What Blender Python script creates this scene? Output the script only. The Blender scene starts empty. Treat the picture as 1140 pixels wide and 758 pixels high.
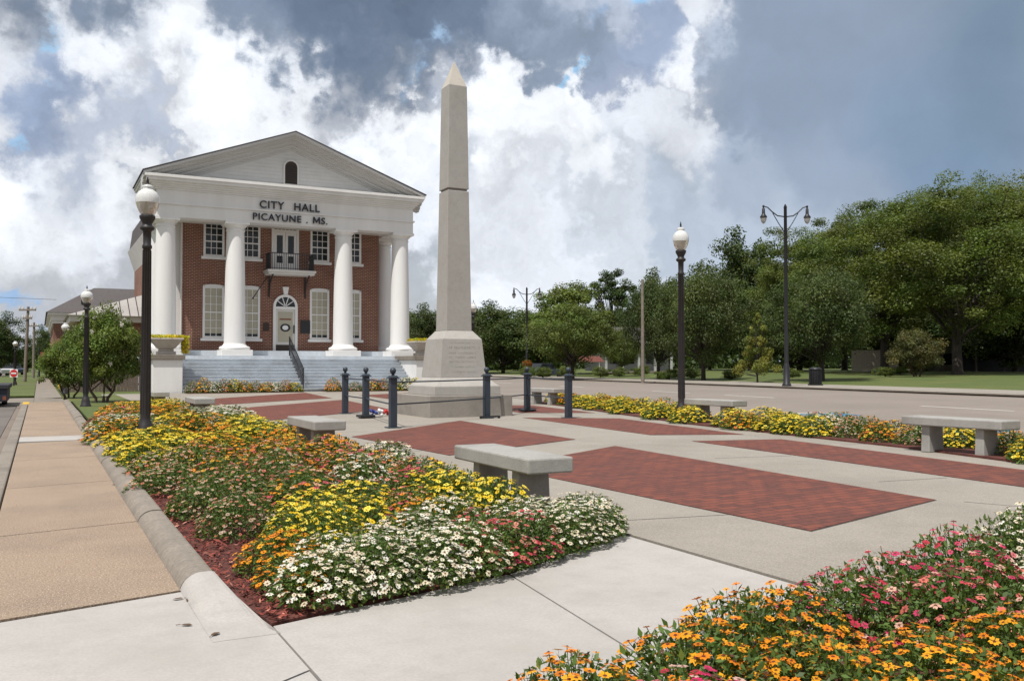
import bpy, bmesh, math, random
import numpy as np
from mathutils import Vector, Matrix

S = bpy.context.scene
COL = S.collection
rnd = random.Random(7)
R = math.radians

# ------------------------------------------------------------------ camera
# world x runs along the city hall facade, y away from the street corner, z up (metres)
FPX = 1020.0
CF = (0.45846, 0.88872)      # horizontal viewing direction
CR = (0.88872, -0.45846)     # to the right of it
PITCH = math.atan(27 / FPX)
cam = bpy.data.cameras.new('Camera')
cam.sensor_width = 36
cam.lens = 36 * FPX / 1140
cam.clip_end = 3000
cam.clip_start = 0.05
co = bpy.data.objects.new('Camera', cam)
COL.objects.link(co)
co.location = (0, 0, 1.2)
co.rotation_euler = Vector((CF[0] * math.cos(PITCH), CF[1] * math.cos(PITCH), math.sin(PITCH))).to_track_quat('-Z', 'Y').to_euler()
S.camera = co

def at(px, d):
    """plan point at distance d seen in column px of the photograph"""
    x = (px - 570) / FPX * d
    return (CF[0] * d + CR[0] * x, CF[1] * d + CR[1] * x)

def srgb(r, g, b):
    f = lambda c: c / 12.92 if c <= .04045 else ((c + .055) / 1.055) ** 2.4
    return (f(r / 255), f(g / 255), f(b / 255))

# ------------------------------------------------------------------ light
SUN_DIR = Vector((-0.40, -0.26, 1.0)).normalized()
SUN_EL = math.asin(SUN_DIR.z)
SUN_ROT = math.atan2(SUN_DIR.x, SUN_DIR.y)
sl = bpy.data.lights.new('Sun', 'SUN')
sl.energy = 4.5
sl.angle = R(0.55)
sl.color = (1.0, 0.965, 0.91)
so = bpy.data.objects.new('Sun', sl)
COL.objects.link(so)
so.rotation_euler = (-SUN_DIR).to_track_quat('-Z', 'Y').to_euler()
S.view_settings.view_transform = 'Standard'
S.view_settings.look = 'None'
S.view_settings.exposure = 0.08
S.view_settings.gamma = 1.0
S.view_settings.use_curve_mapping = False

# ------------------------------------------------------------------ sky: Nishita with banks of cumulus and a rain cloud
W = bpy.data.worlds.new('World')
S.world = W
W.use_nodes = True
nt = W.node_tree
for n in list(nt.nodes):
    nt.nodes.remove(n)

class NB:
    def __init__(s, tree): s.t = tree
    def new(s, typ, **kw):
        n = s.t.nodes.new(typ)
        for k, v in kw.items(): setattr(n, k, v)
        return n
    def put(s, sock, v):
        if isinstance(v, bpy.types.NodeSocket): s.t.links.new(v, sock)
        else: sock.default_value = v
    def math(s, op, a, b=0.0, clamp=False):
        n = s.new('ShaderNodeMath', operation=op); n.use_clamp = clamp
        s.put(n.inputs[0], a); s.put(n.inputs[1], b)
        return n.outputs[0]
    def vec(s, op, a, b=None, scale=None):
        n = s.new('ShaderNodeVectorMath', operation=op)
        s.put(n.inputs[0], a)
        if b is not None: s.put(n.inputs[1], b)
        if scale is not None: s.put(n.inputs['Scale'], scale)
        return n.outputs['Value'] if op in ('LENGTH', 'DOT_PRODUCT') else n.outputs['Vector']

nb = NB(nt)
sky = nb.new('ShaderNodeTexSky', sky_type='NISHITA')
sky.sun_disc = False
sky.sun_elevation = SUN_EL
sky.sun_rotation = SUN_ROT
sky.air_density = 1.0
sky.dust_density = 1.5
tc = nb.new('ShaderNodeTexCoord')
D = tc.outputs['Generated']
fw = nb.vec('DOT_PRODUCT', D, (CF[0], CF[1], 0))
rt = nb.vec('DOT_PRODUCT', D, (CR[0], CR[1], 0))
up = nb.vec('DOT_PRODUCT', D, (0, 0, 1))
az = nb.math('ARCTAN2', rt, fw)
el = nb.math('ARCSINE', up)
cmb = nb.new('ShaderNodeCombineXYZ')
nb.put(cmb.inputs[0], az); nb.put(cmb.inputs[1], el)
base = cmb.outputs[0]
def fbm(vec, scale, detail, rough, off=(0, 0, 0)):
    m = nb.new('ShaderNodeTexNoise', noise_dimensions='3D')
    v = nb.vec('ADD', vec, off)
    nb.put(m.inputs['Vector'], v)
    m.inputs['Scale'].default_value = scale
    m.inputs['Detail'].default_value = detail
    m.inputs['Roughness'].default_value = rough
    return m
w1 = fbm(D, 5.0, 9, 0.62)
calm = nb.new('ShaderNodeMapRange', interpolation_type='SMOOTHSTEP')      # the rain cloud in the east is smooth
nb.put(calm.inputs[0], az); calm.inputs[1].default_value = .12; calm.inputs[2].default_value = .34; calm.inputs[3].default_value = 1; calm.inputs[4].default_value = .34
calm = calm.outputs[0]
warp = nb.vec('SCALE', nb.vec('SUBTRACT', w1.outputs['Color'], (.5, .5, .5)), scale=nb.math('MULTIPLY', calm, .27))
w2 = fbm(D, 16.0, 10, 0.66, (3, 1, 4))
vo = nb.new('ShaderNodeTexVoronoi', feature='SMOOTH_F1'); vo.inputs['Scale'].default_value = 26; vo.inputs['Smoothness'].default_value = .6
vo.inputs['Detail'].default_value = 2; vo.inputs['Roughness'].default_value = .55
nb.put(vo.inputs['Vector'], nb.vec('ADD', D, nb.vec('SCALE', w2.outputs['Color'], scale=.05)))
puff = nb.new('ShaderNodeCombineXYZ')
pv = nb.math('MULTIPLY', nb.math('SUBTRACT', vo.outputs['Distance'], .5), -.05)
nb.put(puff.inputs[1], pv); nb.put(puff.inputs[0], nb.math('MULTIPLY', pv, .5))
warp2 = nb.vec('ADD', nb.vec('SCALE', nb.vec('SUBTRACT', w2.outputs['Color'], (.5, .5, .5)), scale=nb.math('MULTIPLY', calm, .07)), nb.vec('SCALE', puff.outputs[0], scale=calm))
pos = nb.vec('ADD', nb.vec('ADD', base, warp), warp2)
# cloud masses by bearing and elevation, in hundredths of a radian right of / above the view axis
def ang(px, py):
    a = math.atan((px - 570) / FPX)
    return a, math.atan((406 - py) / FPX * math.cos(a))
WHT = (228, 232, 238); LG = (214, 219, 227); MG = (172, 182, 199); DG = (120, 134, 154); VD = (97, 112, 133); BL = (142, 190, 228); SL = (134, 148, 168); SD = (108, 129, 150)
masses = [
 (20, 25, 70, VD), (110, 12, 60, DG), (195, 30, 42, WHT), (165, 75, 40, WHT), (70, 100, 48, WHT), (130, 140, 36, MG), (150, 165, 28, MG),
 (18, 85, 16, BL), (15, 130, 40, (128, 146, 175)), (40, 175, 40, (140, 154, 178)), (100, 190, 36, MG), (60, 225, 50, LG), (140, 225, 40, WHT),
 (30, 270, 50, WHT), (110, 265, 40, LG), (8, 175, 14, BL), (25, 345, 30, (196, 206, 220)), (60, 375, 20, (150, 180, 215)), (10, 310, 40, LG),
 (280, 25, 60, DG), (360, 35, 70, VD), (450, 25, 70, VD), (540, 30, 60, DG), (250, 95, 42, WHT), (310, 120, 40, WHT), (230, 150, 40, WHT),
 (366, 128, 14, BL), (440, 95, 26, (158, 186, 216)), (425, 130, 15, BL), (400, 75, 36, DG), (385, 170, 26, WHT), (440, 175, 36, WHT), (410, 215, 40, LG),
 (450, 260, 40, LG), (540, 120, 34, WHT), (595, 150, 40, WHT), (560, 190, 44, WHT), (625, 185, 40, WHT), (585, 212, 16, MG), (620, 118, 14, BL),
 (650, 90, 42, SL), (600, 60, 40, SL), (695, 18, 20, BL), (655, 40, 24, (140, 165, 195)), (720, 70, 40, (140, 154, 178)), (690, 130, 30, (146, 158, 180)), (780, 25, 30, LG), (755, 90, 28, WHT), (800, 60, 24, (176, 187, 204)), (330, 60, 40, VD), (500, 50, 44, VD), (420, 45, 40, VD),
 (720, 180, 40, LG), (780, 190, 36, LG), (560, 265, 50, LG), (650, 265, 60, (198, 205, 215)), (760, 250, 50, (176, 187, 202)), (840, 215, 40, (160, 172, 190)),
 (900, 40, 80, SL), (1000, 30, 90, SL), (1110, 40, 80, SD), (900, 130, 70, SL), (1010, 130, 80, (126, 146, 170)), (1120, 140, 80, SD), (930, 205, 60, (146, 160, 180)), (1080, 210, 70, (120, 142, 168)),
 (560, 330, 50, LG), (300, 300, 80, LG), (900, 330, 100, (170, 182, 198)), (-150, 60, 120, LG), (-150, 260, 120, WHT), (1300, 100, 150, SL), (1300, 300, 150, (165, 175, 190)), (570, -120, 150, MG), (200, -140, 120, MG), (1000, -140, 150, SL), (570, -320, 160, LG),
]
acc = None; ws = None
masses = [(*ang(px, py), FPX / (s * .72), tuple(10 * v for v in srgb(*c))) for (px, py, s, c) in masses]
# bright masses added to the unseen sky behind the camera, as fill light
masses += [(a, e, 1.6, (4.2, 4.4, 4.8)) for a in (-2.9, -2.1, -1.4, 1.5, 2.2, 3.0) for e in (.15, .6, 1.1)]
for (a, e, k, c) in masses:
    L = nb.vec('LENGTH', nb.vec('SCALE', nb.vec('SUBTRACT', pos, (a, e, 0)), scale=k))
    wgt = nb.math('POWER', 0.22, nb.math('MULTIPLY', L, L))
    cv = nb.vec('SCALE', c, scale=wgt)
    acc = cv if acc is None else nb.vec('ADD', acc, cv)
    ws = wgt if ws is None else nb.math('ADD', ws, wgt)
# fine billows: brighten and darken the cloud mass
b1 = fbm(pos, 9.0, 10, 0.58, (7, 2, 0))
bil = nb.math('MULTIPLY_ADD', nb.math('SUBTRACT', b1.outputs['Fac'], .5), nb.math('MULTIPLY', calm, .95))
bn = bil.node; bn.inputs[2].default_value = 1.0
acc2 = nb.vec('SCALE', acc, scale=bil)
w0 = 0.0004
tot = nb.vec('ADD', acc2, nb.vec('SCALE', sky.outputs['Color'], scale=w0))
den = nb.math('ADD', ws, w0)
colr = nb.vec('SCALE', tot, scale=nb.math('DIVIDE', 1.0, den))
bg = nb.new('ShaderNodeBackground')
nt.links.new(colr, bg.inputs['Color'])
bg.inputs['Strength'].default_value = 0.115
out = nb.new('ShaderNodeOutputWorld')
nt.links.new(bg.outputs[0], out.inputs[0])
W.cycles.sampling_method = 'MANUAL'
W.cycles.sample_map_resolution = 512

# ------------------------------------------------------------------ materials
def new_mat(name):
    m = bpy.data.materials.new(name); m.use_nodes = True
    b = NB(m.node_tree)
    p = m.node_tree.nodes['Principled BSDF']
    return m, b, p

def mixc(b, fac, c1, c2, mode='MIX'):
    n = b.new('ShaderNodeMix', data_type='RGBA', blend_type=mode)
    b.put(n.inputs[0], fac)
    for sock, c in ((n.inputs[6], c1), (n.inputs[7], c2)):
        b.put(sock, c if isinstance(c, bpy.types.NodeSocket) else (*c[:3], 1))
    return n.outputs[2]

def noise(b, vec, scale, detail=4, rough=.6):
    n = b.new('ShaderNodeTexNoise')
    if vec is not None: b.put(n.inputs['Vector'], vec)
    n.inputs['Scale'].default_value = scale; n.inputs['Detail'].default_value = detail; n.inputs['Roughness'].default_value = rough
    return n.outputs['Fac']

def ramp(b, fac, lo, hi):
    n = b.new('ShaderNodeMapRange'); n.clamp = True
    b.put(n.inputs[0], fac); n.inputs[1].default_value = lo; n.inputs[2].default_value = hi
    return n.outputs[0]

def bump(b, p, h, strength=.3, dist=.01):
    n = b.new('ShaderNodeBump'); n.inputs['Strength'].default_value = strength; n.inputs['Distance'].default_value = dist
    b.put(n.inputs['Height'], h)
    b.t.links.new(n.outputs[0], p.inputs['Normal'])

def stone(name, c, c2, stain=None, fine=60, big=1.2, rough=.85, amt=.5, bump_s=.25, speck=None):
    """mottled mineral surface: two tones, fine grain and larger stains"""
    m, b, p = new_mat(name)
    v = b.new('ShaderNodeTexCoord').outputs['Object']
    f1 = ramp(b, noise(b, v, fine, 5, .7), .36, .62)
    col = mixc(b, b.math('MULTIPLY', f1, amt), c, c2)
    if stain:
        f2 = ramp(b, noise(b, v, big, 6, .65), .44, .66)
        col = mixc(b, b.math('MULTIPLY', f2, .7), col, stain)
    f4 = ramp(b, noise(b, v, big * 6, 5, .7), .46, .70)
    col = mixc(b, b.math('MULTIPLY', f4, .35), col, tuple(x * .62 for x in c))
    if speck:
        f3 = ramp(b, noise(b, v, speck[0], 2, .5), .56, .64)
        col = mixc(b, f3, col, speck[1])
    b.put(p.inputs['Base Color'], col)
    p.inputs['Roughness'].default_value = rough
    bump(b, p, noise(b, v, fine, 5, .7), bump_s, .006)
    return m

def paint(name, c, rough=.5, metallic=0, var=.08, dirt=None, scale=3, streak=1):
    m, b, p = new_mat(name)
    v = b.new('ShaderNodeTexCoord').outputs['Object']
    if streak != 1: v = b.vec('MULTIPLY', v, (1, 1, streak))     # rain streaks run down
    f = ramp(b, noise(b, v, scale, 6, .65), .35, .75)
    d = dirt or tuple(x * (1 - var * 2) for x in c)
    b.put(p.inputs['Base Color'], mixc(b, b.math('MULTIPLY', f, .6 if dirt else 1), c, d))
    p.inputs['Roughness'].default_value = rough
    p.inputs['Metallic'].default_value = metallic
    bump(b, p, noise(b, v, scale * 12, 3), .06, .004)
    return m

def brick_mat(name, c1, c2, mortar, bw, bh, ms, rot=0, vert=True, rough=.85):
    m, b, p = new_mat(name)
    v = b.new('ShaderNodeTexCoord').outputs['Object']
    sp = b.new('ShaderNodeSeparateXYZ'); b.put(sp.inputs[0], v)
    cb = b.new('ShaderNodeCombineXYZ')
    if vert:
        b.put(cb.inputs[0], b.math('ADD', sp.outputs[0], sp.outputs[1])); b.put(cb.inputs[1], sp.outputs[2])
    else:
        ca, sa = math.cos(rot), math.sin(rot)
        b.put(cb.inputs[0], b.math('ADD', b.math('MULTIPLY', sp.outputs[0], ca), b.math('MULTIPLY', sp.outputs[1], sa)))
        b.put(cb.inputs[1], b.math('SUBTRACT', b.math('MULTIPLY', sp.outputs[1], ca), b.math('MULTIPLY', sp.outputs[0], sa)))
    br = b.new('ShaderNodeTexBrick')
    b.put(br.inputs['Vector'], cb.outputs[0])
    br.inputs['Scale'].default_value = 1
    br.inputs['Color1'].default_value = (*c1, 1); br.inputs['Color2'].default_value = (*c2, 1); br.inputs['Mortar'].default_value = (*mortar, 1)
    br.inputs['Brick Width'].default_value = bw; br.inputs['Row Height'].default_value = bh; br.inputs['Mortar Size'].default_value = ms
    br.inputs['Bias'].default_value = -.1
    f = ramp(b, noise(b, v, 1.3, 6, .7), .35, .7)
    col = mixc(b, b.math('MULTIPLY', f, .45), br.outputs['Color'], tuple(x * .55 for x in c1))
    g = ramp(b, noise(b, v, 14, 4, .7), .5, .75)
    col = mixc(b, b.math('MULTIPLY', g, .35), col, (c1[0] * 1.5, c1[1] * 1.6, c1[2] * 1.6))
    b.put(p.inputs['Base Color'], col)
    p.inputs['Roughness'].default_value = rough
    bump(b, p, b.math('SUBTRACT', 1.0, br.outputs['Fac']), .5, .006)
    return m, b, p, col

M = {}
M['new_concrete'] = stone('new_concrete', (.435, .41, .385), (.36, .335, .31), (.33, .305, .275), 70, .7, amt=.8, bump_s=.18)
M['plaza_concrete'] = stone('plaza_concrete', (.335, .302, .258), (.215, .192, .163), (.20, .176, .146), 60, .5, amt=.8, bump_s=.35, speck=(90, (.36, .32, .268)))
M['old_concrete'] = stone('old_concrete', (.285, .245, .20), (.18, .155, .128), (.14, .12, .098), 34, 1.3, amt=.85, bump_s=.35)
M['aggregate'] = stone('aggregate', (.405, .295, .205), (.175, .124, .088), (.18, .132, .098), 80, .9, amt=1, bump_s=.6, speck=(110, (.46, .38, .295)))
M['asphalt'] = stone('asphalt', (.27, .225, .188), (.175, .15, .13), (.19, .16, .136), 60, .16, amt=.7, bump_s=.4)
M['asphalt_street'] = stone('asphalt_street', (.17, .145, .125), (.10, .088, .08), (.075, .065, .06), 50, .35, amt=.7)
M['gutter'] = stone('gutter', (.22, .175, .14), (.12, .10, .085), (.13, .10, .08), 20, .5)
M['lawn'] = stone('lawn', (.092, .122, .022), (.05, .08, .014), (.13, .13, .034), 9, .22, amt=.9, bump_s=.8)
M['soil'] = stone('soil', (.11, .026, .018), (.045, .014, .010), (.16, .05, .034), 40, 6, amt=.9, bump_s=1)
M['bench'] = stone('bench', (.37, .36, .335), (.28, .27, .25), (.22, .21, .19), 80, 2.5, amt=.7)
M['granite'] = stone('granite', (.42, .40, .37), (.31, .293, .27), (.33, .31, .28), 110, 1.6, amt=.75, bump_s=.15)
M['granite_dark'] = stone('granite_dark', (.33, .30, .26), (.23, .21, .185), (.17, .155, .14), 70, 1.1, amt=.75)
M['granite_tip'] = stone('granite_tip', (.52, .48, .42), (.44, .40, .35), None, 80, 1)
M['white_paint'] = paint('white_paint', (.80, .79, .775), .55, dirt=(.63, .615, .59), scale=1.2, streak=.14)
M['cornice_paint'] = paint('cornice_paint', (.60, .60, .60), .6, var=.05, scale=.7)
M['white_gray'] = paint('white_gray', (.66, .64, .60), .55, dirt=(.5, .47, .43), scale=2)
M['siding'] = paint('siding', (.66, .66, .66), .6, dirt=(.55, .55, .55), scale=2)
M['step_paint'] = stone('step_paint', (.56, .60, .64), (.45, .49, .53), (.40, .42, .44), 8, 1.3, rough=.7, amt=.5, bump_s=.1)
M['black_metal'] = paint('black_metal', (.018, .018, .022), .45, .0, .2, scale=8)
M['pole_brown'] = paint('pole_brown', (.026, .022, .023), .5, 0, .2, scale=6)
M['blue_metal'] = paint('blue_metal', (.032, .044, .062), .5, 0, .15, scale=9)
M['letter'] = paint('letter', (.012, .014, .022), .4)
M['louver'] = paint('louver', (.045, .03, .022), .7)
M['shingle'] = stone('shingle', (.10, .088, .088), (.06, .055, .056), (.085, .07, .068), 6, .6)
M['metal_roof'] = paint('metal_roof', (.40, .38, .36), .55, .0, .1, scale=.6)
M['wood'] = stone('wood', (.17, .125, .10), (.09, .07, .058), (.11, .09, .08), 5, .9)
M['pale_wood'] = stone('pale_wood', (.33, .28, .22), (.24, .2, .16), None, 5, 1)
M['pole_wood'] = stone('pole_wood', (.25, .21, .17), (.16, .135, .11), (.14, .12, .1), 6, 2)
M['bark'] = stone('bark', (.05, .038, .029), (.028, .021, .017), None, 9, 1, bump_s=.8)
M['pale_bark'] = stone('pale_bark', (.10, .062, .045), (.055, .035, .026), None, 9, 1)
M['red_sign'] = paint('red_sign', (.55, .02, .025), .4)
M['sign_white'] = paint('sign_white', (.8, .8, .8), .4)
M['yellow_paint'] = paint('yellow_paint', (.65, .40, .03), .6)
M['line_white'] = paint('line_white', (.55, .52, .48), .7, dirt=(.36, .33, .3), scale=4)
M['line_blue'] = paint('line_blue', (.03, .19, .36), .7, dirt=(.06, .2, .3), scale=4)
M['dark_trailer'] = paint('dark_trailer', (.02, .026, .045), .7)
M['trailer_lid'] = paint('trailer_lid', (.03, .033, .04), .8)
M['rubber'] = paint('rubber', (.02, .02, .02), .8)
M['rust'] = paint('rust', (.22, .07, .035), .7)
M['car_white'] = paint('car_white', (.6, .6, .62), .3)
M['car_dark'] = paint('car_dark', (.05, .07, .11), .3)
M['blind'] = paint('blind', (.40, .36, .27), .8, var=.12, scale=.8)
M['curtain_dark'] = paint('curtain_dark', (.012, .014, .014), .1, var=.3, scale=.9)
M['planter'] = stone('planter', (.50, .46, .41), (.42, .38, .34), (.38, .33, .28), 40, 2)
M['interior'] = paint('interior', (.01, .01, .012), .6)
M['dry_leaf'] = paint('dry_leaf', (.10, .055, .025), .8)
M['orange_cloth'] = paint('orange_cloth', (.13, .035, .022), .7)
M['blue_cloth'] = paint('blue_cloth', (.03, .05, .25), .7)
M['red_cloth'] = paint('red_cloth', (.5, .03, .03), .7)
M['house_white'] = paint('house_white', (.48, .48, .47), .6)
M['joint'] = paint('joint', (.06, .052, .045), .9)
M['brick_wall'] = brick_mat('brick_wall', (.175, .044, .028), (.105, .027, .019), (.40, .28, .20), .21, .074, .014)[0]
M['brick_paving'] = brick_mat('brick_paving', (.195, .053, .031), (.088, .031, .023), (.035, .018, .015), .205, .105, .007, rot=0.08, vert=False)[0]
def glass_mat(name, c, rough, trans=0.0, alpha=1):
    m, b, p = new_mat(name)
    p.inputs['Base Color'].default_value = (*c, 1); p.inputs['Roughness'].default_value = rough
    p.inputs['Transmission Weight'].default_value = trans
    p.inputs['IOR'].default_value = 1.45
    return m
M['pane'] = glass_mat('pane', (.02, .024, .026), .04)
M['blind_glass'] = glass_mat('blind_glass', (.42, .39, .30), .25)
M['globe_white'] = glass_mat('globe_white', (.80, .80, .78), .12, .25)
M['globe_clear'] = glass_mat('globe_clear', (.62, .58, .52), .15, .55)

def leaf_mat(name, c1, c2, trans=.3, rough=.55):
    m, b, p = new_mat(name)
    a = b.new('ShaderNodeAttribute'); a.attribute_name = 'Col'
    oi = b.new('ShaderNodeObjectInfo')
    col = mixc(b, oi.outputs['Random'], c1, c2)
    col = mixc(b, 1.0, col, a.outputs['Color'], 'MULTIPLY')
    b.put(p.inputs['Base Color'], col)
    p.inputs['Roughness'].default_value = rough
    p.inputs['Specular IOR Level'].default_value = .35
    tr = b.new('ShaderNodeBsdfTranslucent')
    b.put(tr.inputs[0], mixc(b, 1.0, col, (1.3, 1.35, .55), 'MULTIPLY'))
    mx = b.new('ShaderNodeMixShader'); mx.inputs[0].default_value = trans
    b.t.links.new(p.outputs[0], mx.inputs[1]); b.t.links.new(tr.outputs[0], mx.inputs[2])
    b.t.links.new(mx.outputs[0], b.t.nodes['Material Output'].inputs[0])
    return m
M['leaf_zinnia'] = leaf_mat('leaf_zinnia', (.098, .160, .032), (.080, .138, .028), .3)
M['leaf_oak'] = leaf_mat('leaf_oak', (.090, .126, .025), (.108, .138, .028))
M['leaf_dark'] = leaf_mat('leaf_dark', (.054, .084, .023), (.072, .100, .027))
M['leaf_light'] = leaf_mat('leaf_light', (.12, .17, .032), (.13, .17, .034))
M['leaf_cypress'] = leaf_mat('leaf_cypress', (.19, .21, .04), (.19, .21, .04))
M['leaf_red'] = leaf_mat('leaf_red', (.105, .105, .035), (.105, .105, .035))
M['leaf_myrtle'] = leaf_mat('leaf_myrtle', (.12, .17, .03), (.115, .16, .03))
M['grass_blade'] = leaf_mat('grass_blade', (.09, .15, .025), (.09, .15, .025))
M['mulch_chip'] = leaf_mat('mulch_chip', (.21, .05, .036), (.21, .05, .036), 0, .9)
def petal_mat():
    m, b, p = new_mat('petal')
    a = b.new('ShaderNodeAttribute'); a.attribute_name = 'Col'
    b.put(p.inputs['Base Color'], a.outputs['Color'])
    p.inputs['Roughness'].default_value = .65
    p.inputs['Specular IOR Level'].default_value = .2
    tr = b.new('ShaderNodeBsdfTranslucent'); b.put(tr.inputs[0], a.outputs['Color'])
    mx = b.new('ShaderNodeMixShader'); mx.inputs[0].default_value = .2
    b.t.links.new(p.outputs[0], mx.inputs[1]); b.t.links.new(tr.outputs[0], mx.inputs[2])
    b.t.links.new(mx.outputs[0], b.t.nodes['Material Output'].inputs[0])
    return m
M['petal'] = petal_mat()

# ------------------------------------------------------------------ object helpers
def tag(o, label=None, cat=None, group=None, kind=None):
    if label: o['label'] = label
    if cat: o['category'] = cat
    if group: o['group'] = group
    if kind: o['kind'] = kind
    return o

def thing(name, label, cat, loc=(0, 0, 0), rz=0, group=None):
    o = bpy.data.objects.new(name, None)
    o.empty_display_size = .2
    COL.objects.link(o); o.location = loc; o.rotation_euler = (0, 0, rz)
    return tag(o, label, cat, group)

def kids(o):
    return list(o.children)

def dup(o, loc=None, rz=None, scale=None, label=None, group=None, parent=None):
    c = o.copy(); COL.objects.link(c)
    c.parent = parent
    for ch in kids(o): dup(ch, parent=c)
    if loc is not None: c.location = loc
    if rz is not None: c.rotation_euler = (0, 0, rz)
    if scale is not None: c.scale = scale
    if label: c['label'] = label
    if group: c['group'] = group
    return c

class MB:
    """collects shapes, then links them as one mesh object"""
    def __init__(s): s.v = []; s.f = []; s.sm = []
    def add(s, vs, fs, smooth=False):
        n = len(s.v); s.v += [tuple(p) for p in vs]; s.f += [tuple(i + n for i in f) for f in fs]; s.sm += [smooth] * len(fs)
        return s
    def box(s, x0, x1, y0, y1, z0, z1):
        return s.add([(x0, y0, z0), (x1, y0, z0), (x1, y1, z0), (x0, y1, z0), (x0, y0, z1), (x1, y0, z1), (x1, y1, z1), (x0, y1, z1)],
                     [(3, 2, 1, 0), (4, 5, 6, 7), (0, 1, 5, 4), (1, 2, 6, 5), (2, 3, 7, 6), (3, 0, 4, 7)])
    def frustum(s, cx, cy, z0, z1, a0, a1, b0=None, b1=None):
        b0 = a0 if b0 is None else b0; b1 = a1 if b1 is None else b1
        return s.add([(cx - a0, cy - b0, z0), (cx + a0, cy - b0, z0), (cx + a0, cy + b0, z0), (cx - a0, cy + b0, z0),
                      (cx - a1, cy - b1, z1), (cx + a1, cy - b1, z1), (cx + a1, cy + b1, z1), (cx - a1, cy + b1, z1)],
                     [(3, 2, 1, 0), (4, 5, 6, 7), (0, 1, 5, 4), (1, 2, 6, 5), (2, 3, 7, 6), (3, 0, 4, 7)])
    def prism(s, poly, z0, z1):
        n = len(poly)
        vs = [(x, y, z0) for x, y in poly] + [(x, y, z1) for x, y in poly]
        return s.add(vs, [tuple(range(n))[::-1], tuple(range(n, 2 * n))] + [(i, (i + 1) % n, n + (i + 1) % n, n + i) for i in range(n)])
    def extrude_y(s, poly, y0, y1):
        n = len(poly)
        vs = [(x, y0, z) for x, z in poly] + [(x, y1, z) for x, z in poly]
        return s.add(vs, [tuple(range(n)), tuple(range(n, 2 * n))[::-1]] + [(i, n + i, n + (i + 1) % n, (i + 1) % n) for i in range(n)])
    def extrude_x(s, poly, x0, x1):
        n = len(poly)
        vs = [(x0, y, z) for y, z in poly] + [(x1, y, z) for y, z in poly]
        return s.add(vs, [tuple(range(n))[::-1], tuple(range(n, 2 * n))] + [(i, (i + 1) % n, n + (i + 1) % n, n + i) for i in range(n)])
    def lathe(s, cx, cy, prof, n=24, smooth=True, ratio=1):
        vs = []; fs = []
        for r, z in prof:
            for k in range(n):
                a = 2 * math.pi * k / n
                vs.append((cx + r * math.cos(a), cy + r * math.sin(a) * ratio, z))
        for i in range(len(prof) - 1):
            for k in range(n):
                fs.append((i * n + k, i * n + (k + 1) % n, (i + 1) * n + (k + 1) % n, (i + 1) * n + k))
        s.add(vs, fs, smooth)
        s.add([vs[k] for k in range(n)], [tuple(range(n))[::-1]])
        m = (len(prof) - 1) * n
        s.add([vs[m + k] for k in range(n)], [tuple(range(n))])
        return s
    def tube(s, pts, rad, n=8, smooth=True):
        pts = [Vector(p) for p in pts]
        rad = rad if isinstance(rad, (list, tuple)) else [rad] * len(pts)
        vs = []; fs = []
        for i, p in enumerate(pts):
            d = (pts[min(i + 1, len(pts) - 1)] - pts[max(i - 1, 0)])
            d = d.normalized() if d.length > 1e-9 else Vector((0, 0, 1))
            a = d.cross(Vector((0, 0, 1)) if abs(d.z) < .95 else Vector((1, 0, 0))).normalized()
            b = d.cross(a)
            for k in range(n):
                t = 2 * math.pi * k / n
                vs.append(p + (a * math.cos(t) + b * math.sin(t)) * rad[i])
        for i in range(len(pts) - 1):
            for k in range(n):
                fs.append((i * n + k, i * n + (k + 1) % n, (i + 1) * n + (k + 1) % n, (i + 1) * n + k))
        s.add(vs, fs, smooth)
        s.add(vs[:n], [tuple(range(n))]); s.add(vs[-n:], [tuple(range(n))[::-1]])
        return s
    def sphere(s, c, r, nu=14, nv=8, sz=1):
        prof = [(max(1e-4, r * math.sin(math.pi * i / nv)), c[2] - r * sz * math.cos(math.pi * i / nv)) for i in range(nv + 1)]
        return s.lathe(c[0], c[1], prof, nu)
    def build(s, name, mat, parent=None, bevel=0):
        me = bpy.data.meshes.new(name)
        me.from_pydata(s.v, [], s.f)
        me.polygons.foreach_set('use_smooth', s.sm)
        bm = bmesh.new(); bm.from_mesh(me)
        bmesh.ops.recalc_face_normals(bm, faces=bm.faces[:])
        bm.to_mesh(me); bm.free()
        me.materials.append(mat)
        o = bpy.data.objects.new(name, me); COL.objects.link(o); o.parent = parent
        if bevel:
            md = o.modifiers.new('bevel', 'BEVEL'); md.width = bevel; md.segments = 2; md.limit_method = 'ANGLE'; md.angle_limit = R(40)
        return o

def sheet(name, poly, z, mat, kind='structure', label=None):
    """a ground slab, its top at z"""
    o = MB().prism(poly, z - .05, z).build(name, mat)
    return tag(o, label, None, None, kind)

def rect(x0, x1, y0, y1): return [(x0, y0), (x1, y0), (x1, y1), (x0, y1)]

def arr_mesh(name, verts, faces, cols, mat):
    """mesh of many equal quads; cols per vertex"""
    me = bpy.data.meshes.new(name)
    nv, nf = len(verts), len(faces); k = faces.shape[1]
    me.vertices.add(nv); me.vertices.foreach_set('co', np.asarray(verts, np.float32).ravel())
    me.loops.add(nf * k); me.loops.foreach_set('vertex_index', np.asarray(faces, np.int32).ravel())
    me.polygons.add(nf); me.polygons.foreach_set('loop_start', np.arange(0, nf * k, k, dtype=np.int32))
    me.polygons.foreach_set('loop_total', np.full(nf, k, np.int32))
    me.update(calc_edges=True)
    ca = me.color_attributes.new('Col', 'FLOAT_COLOR', 'POINT')
    c4 = np.ones((nv, 4), np.float32); c4[:, :3] = cols
    ca.data.foreach_set('color', c4.ravel())
    me.materials.append(mat)
    me.validate()
    return me

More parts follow.
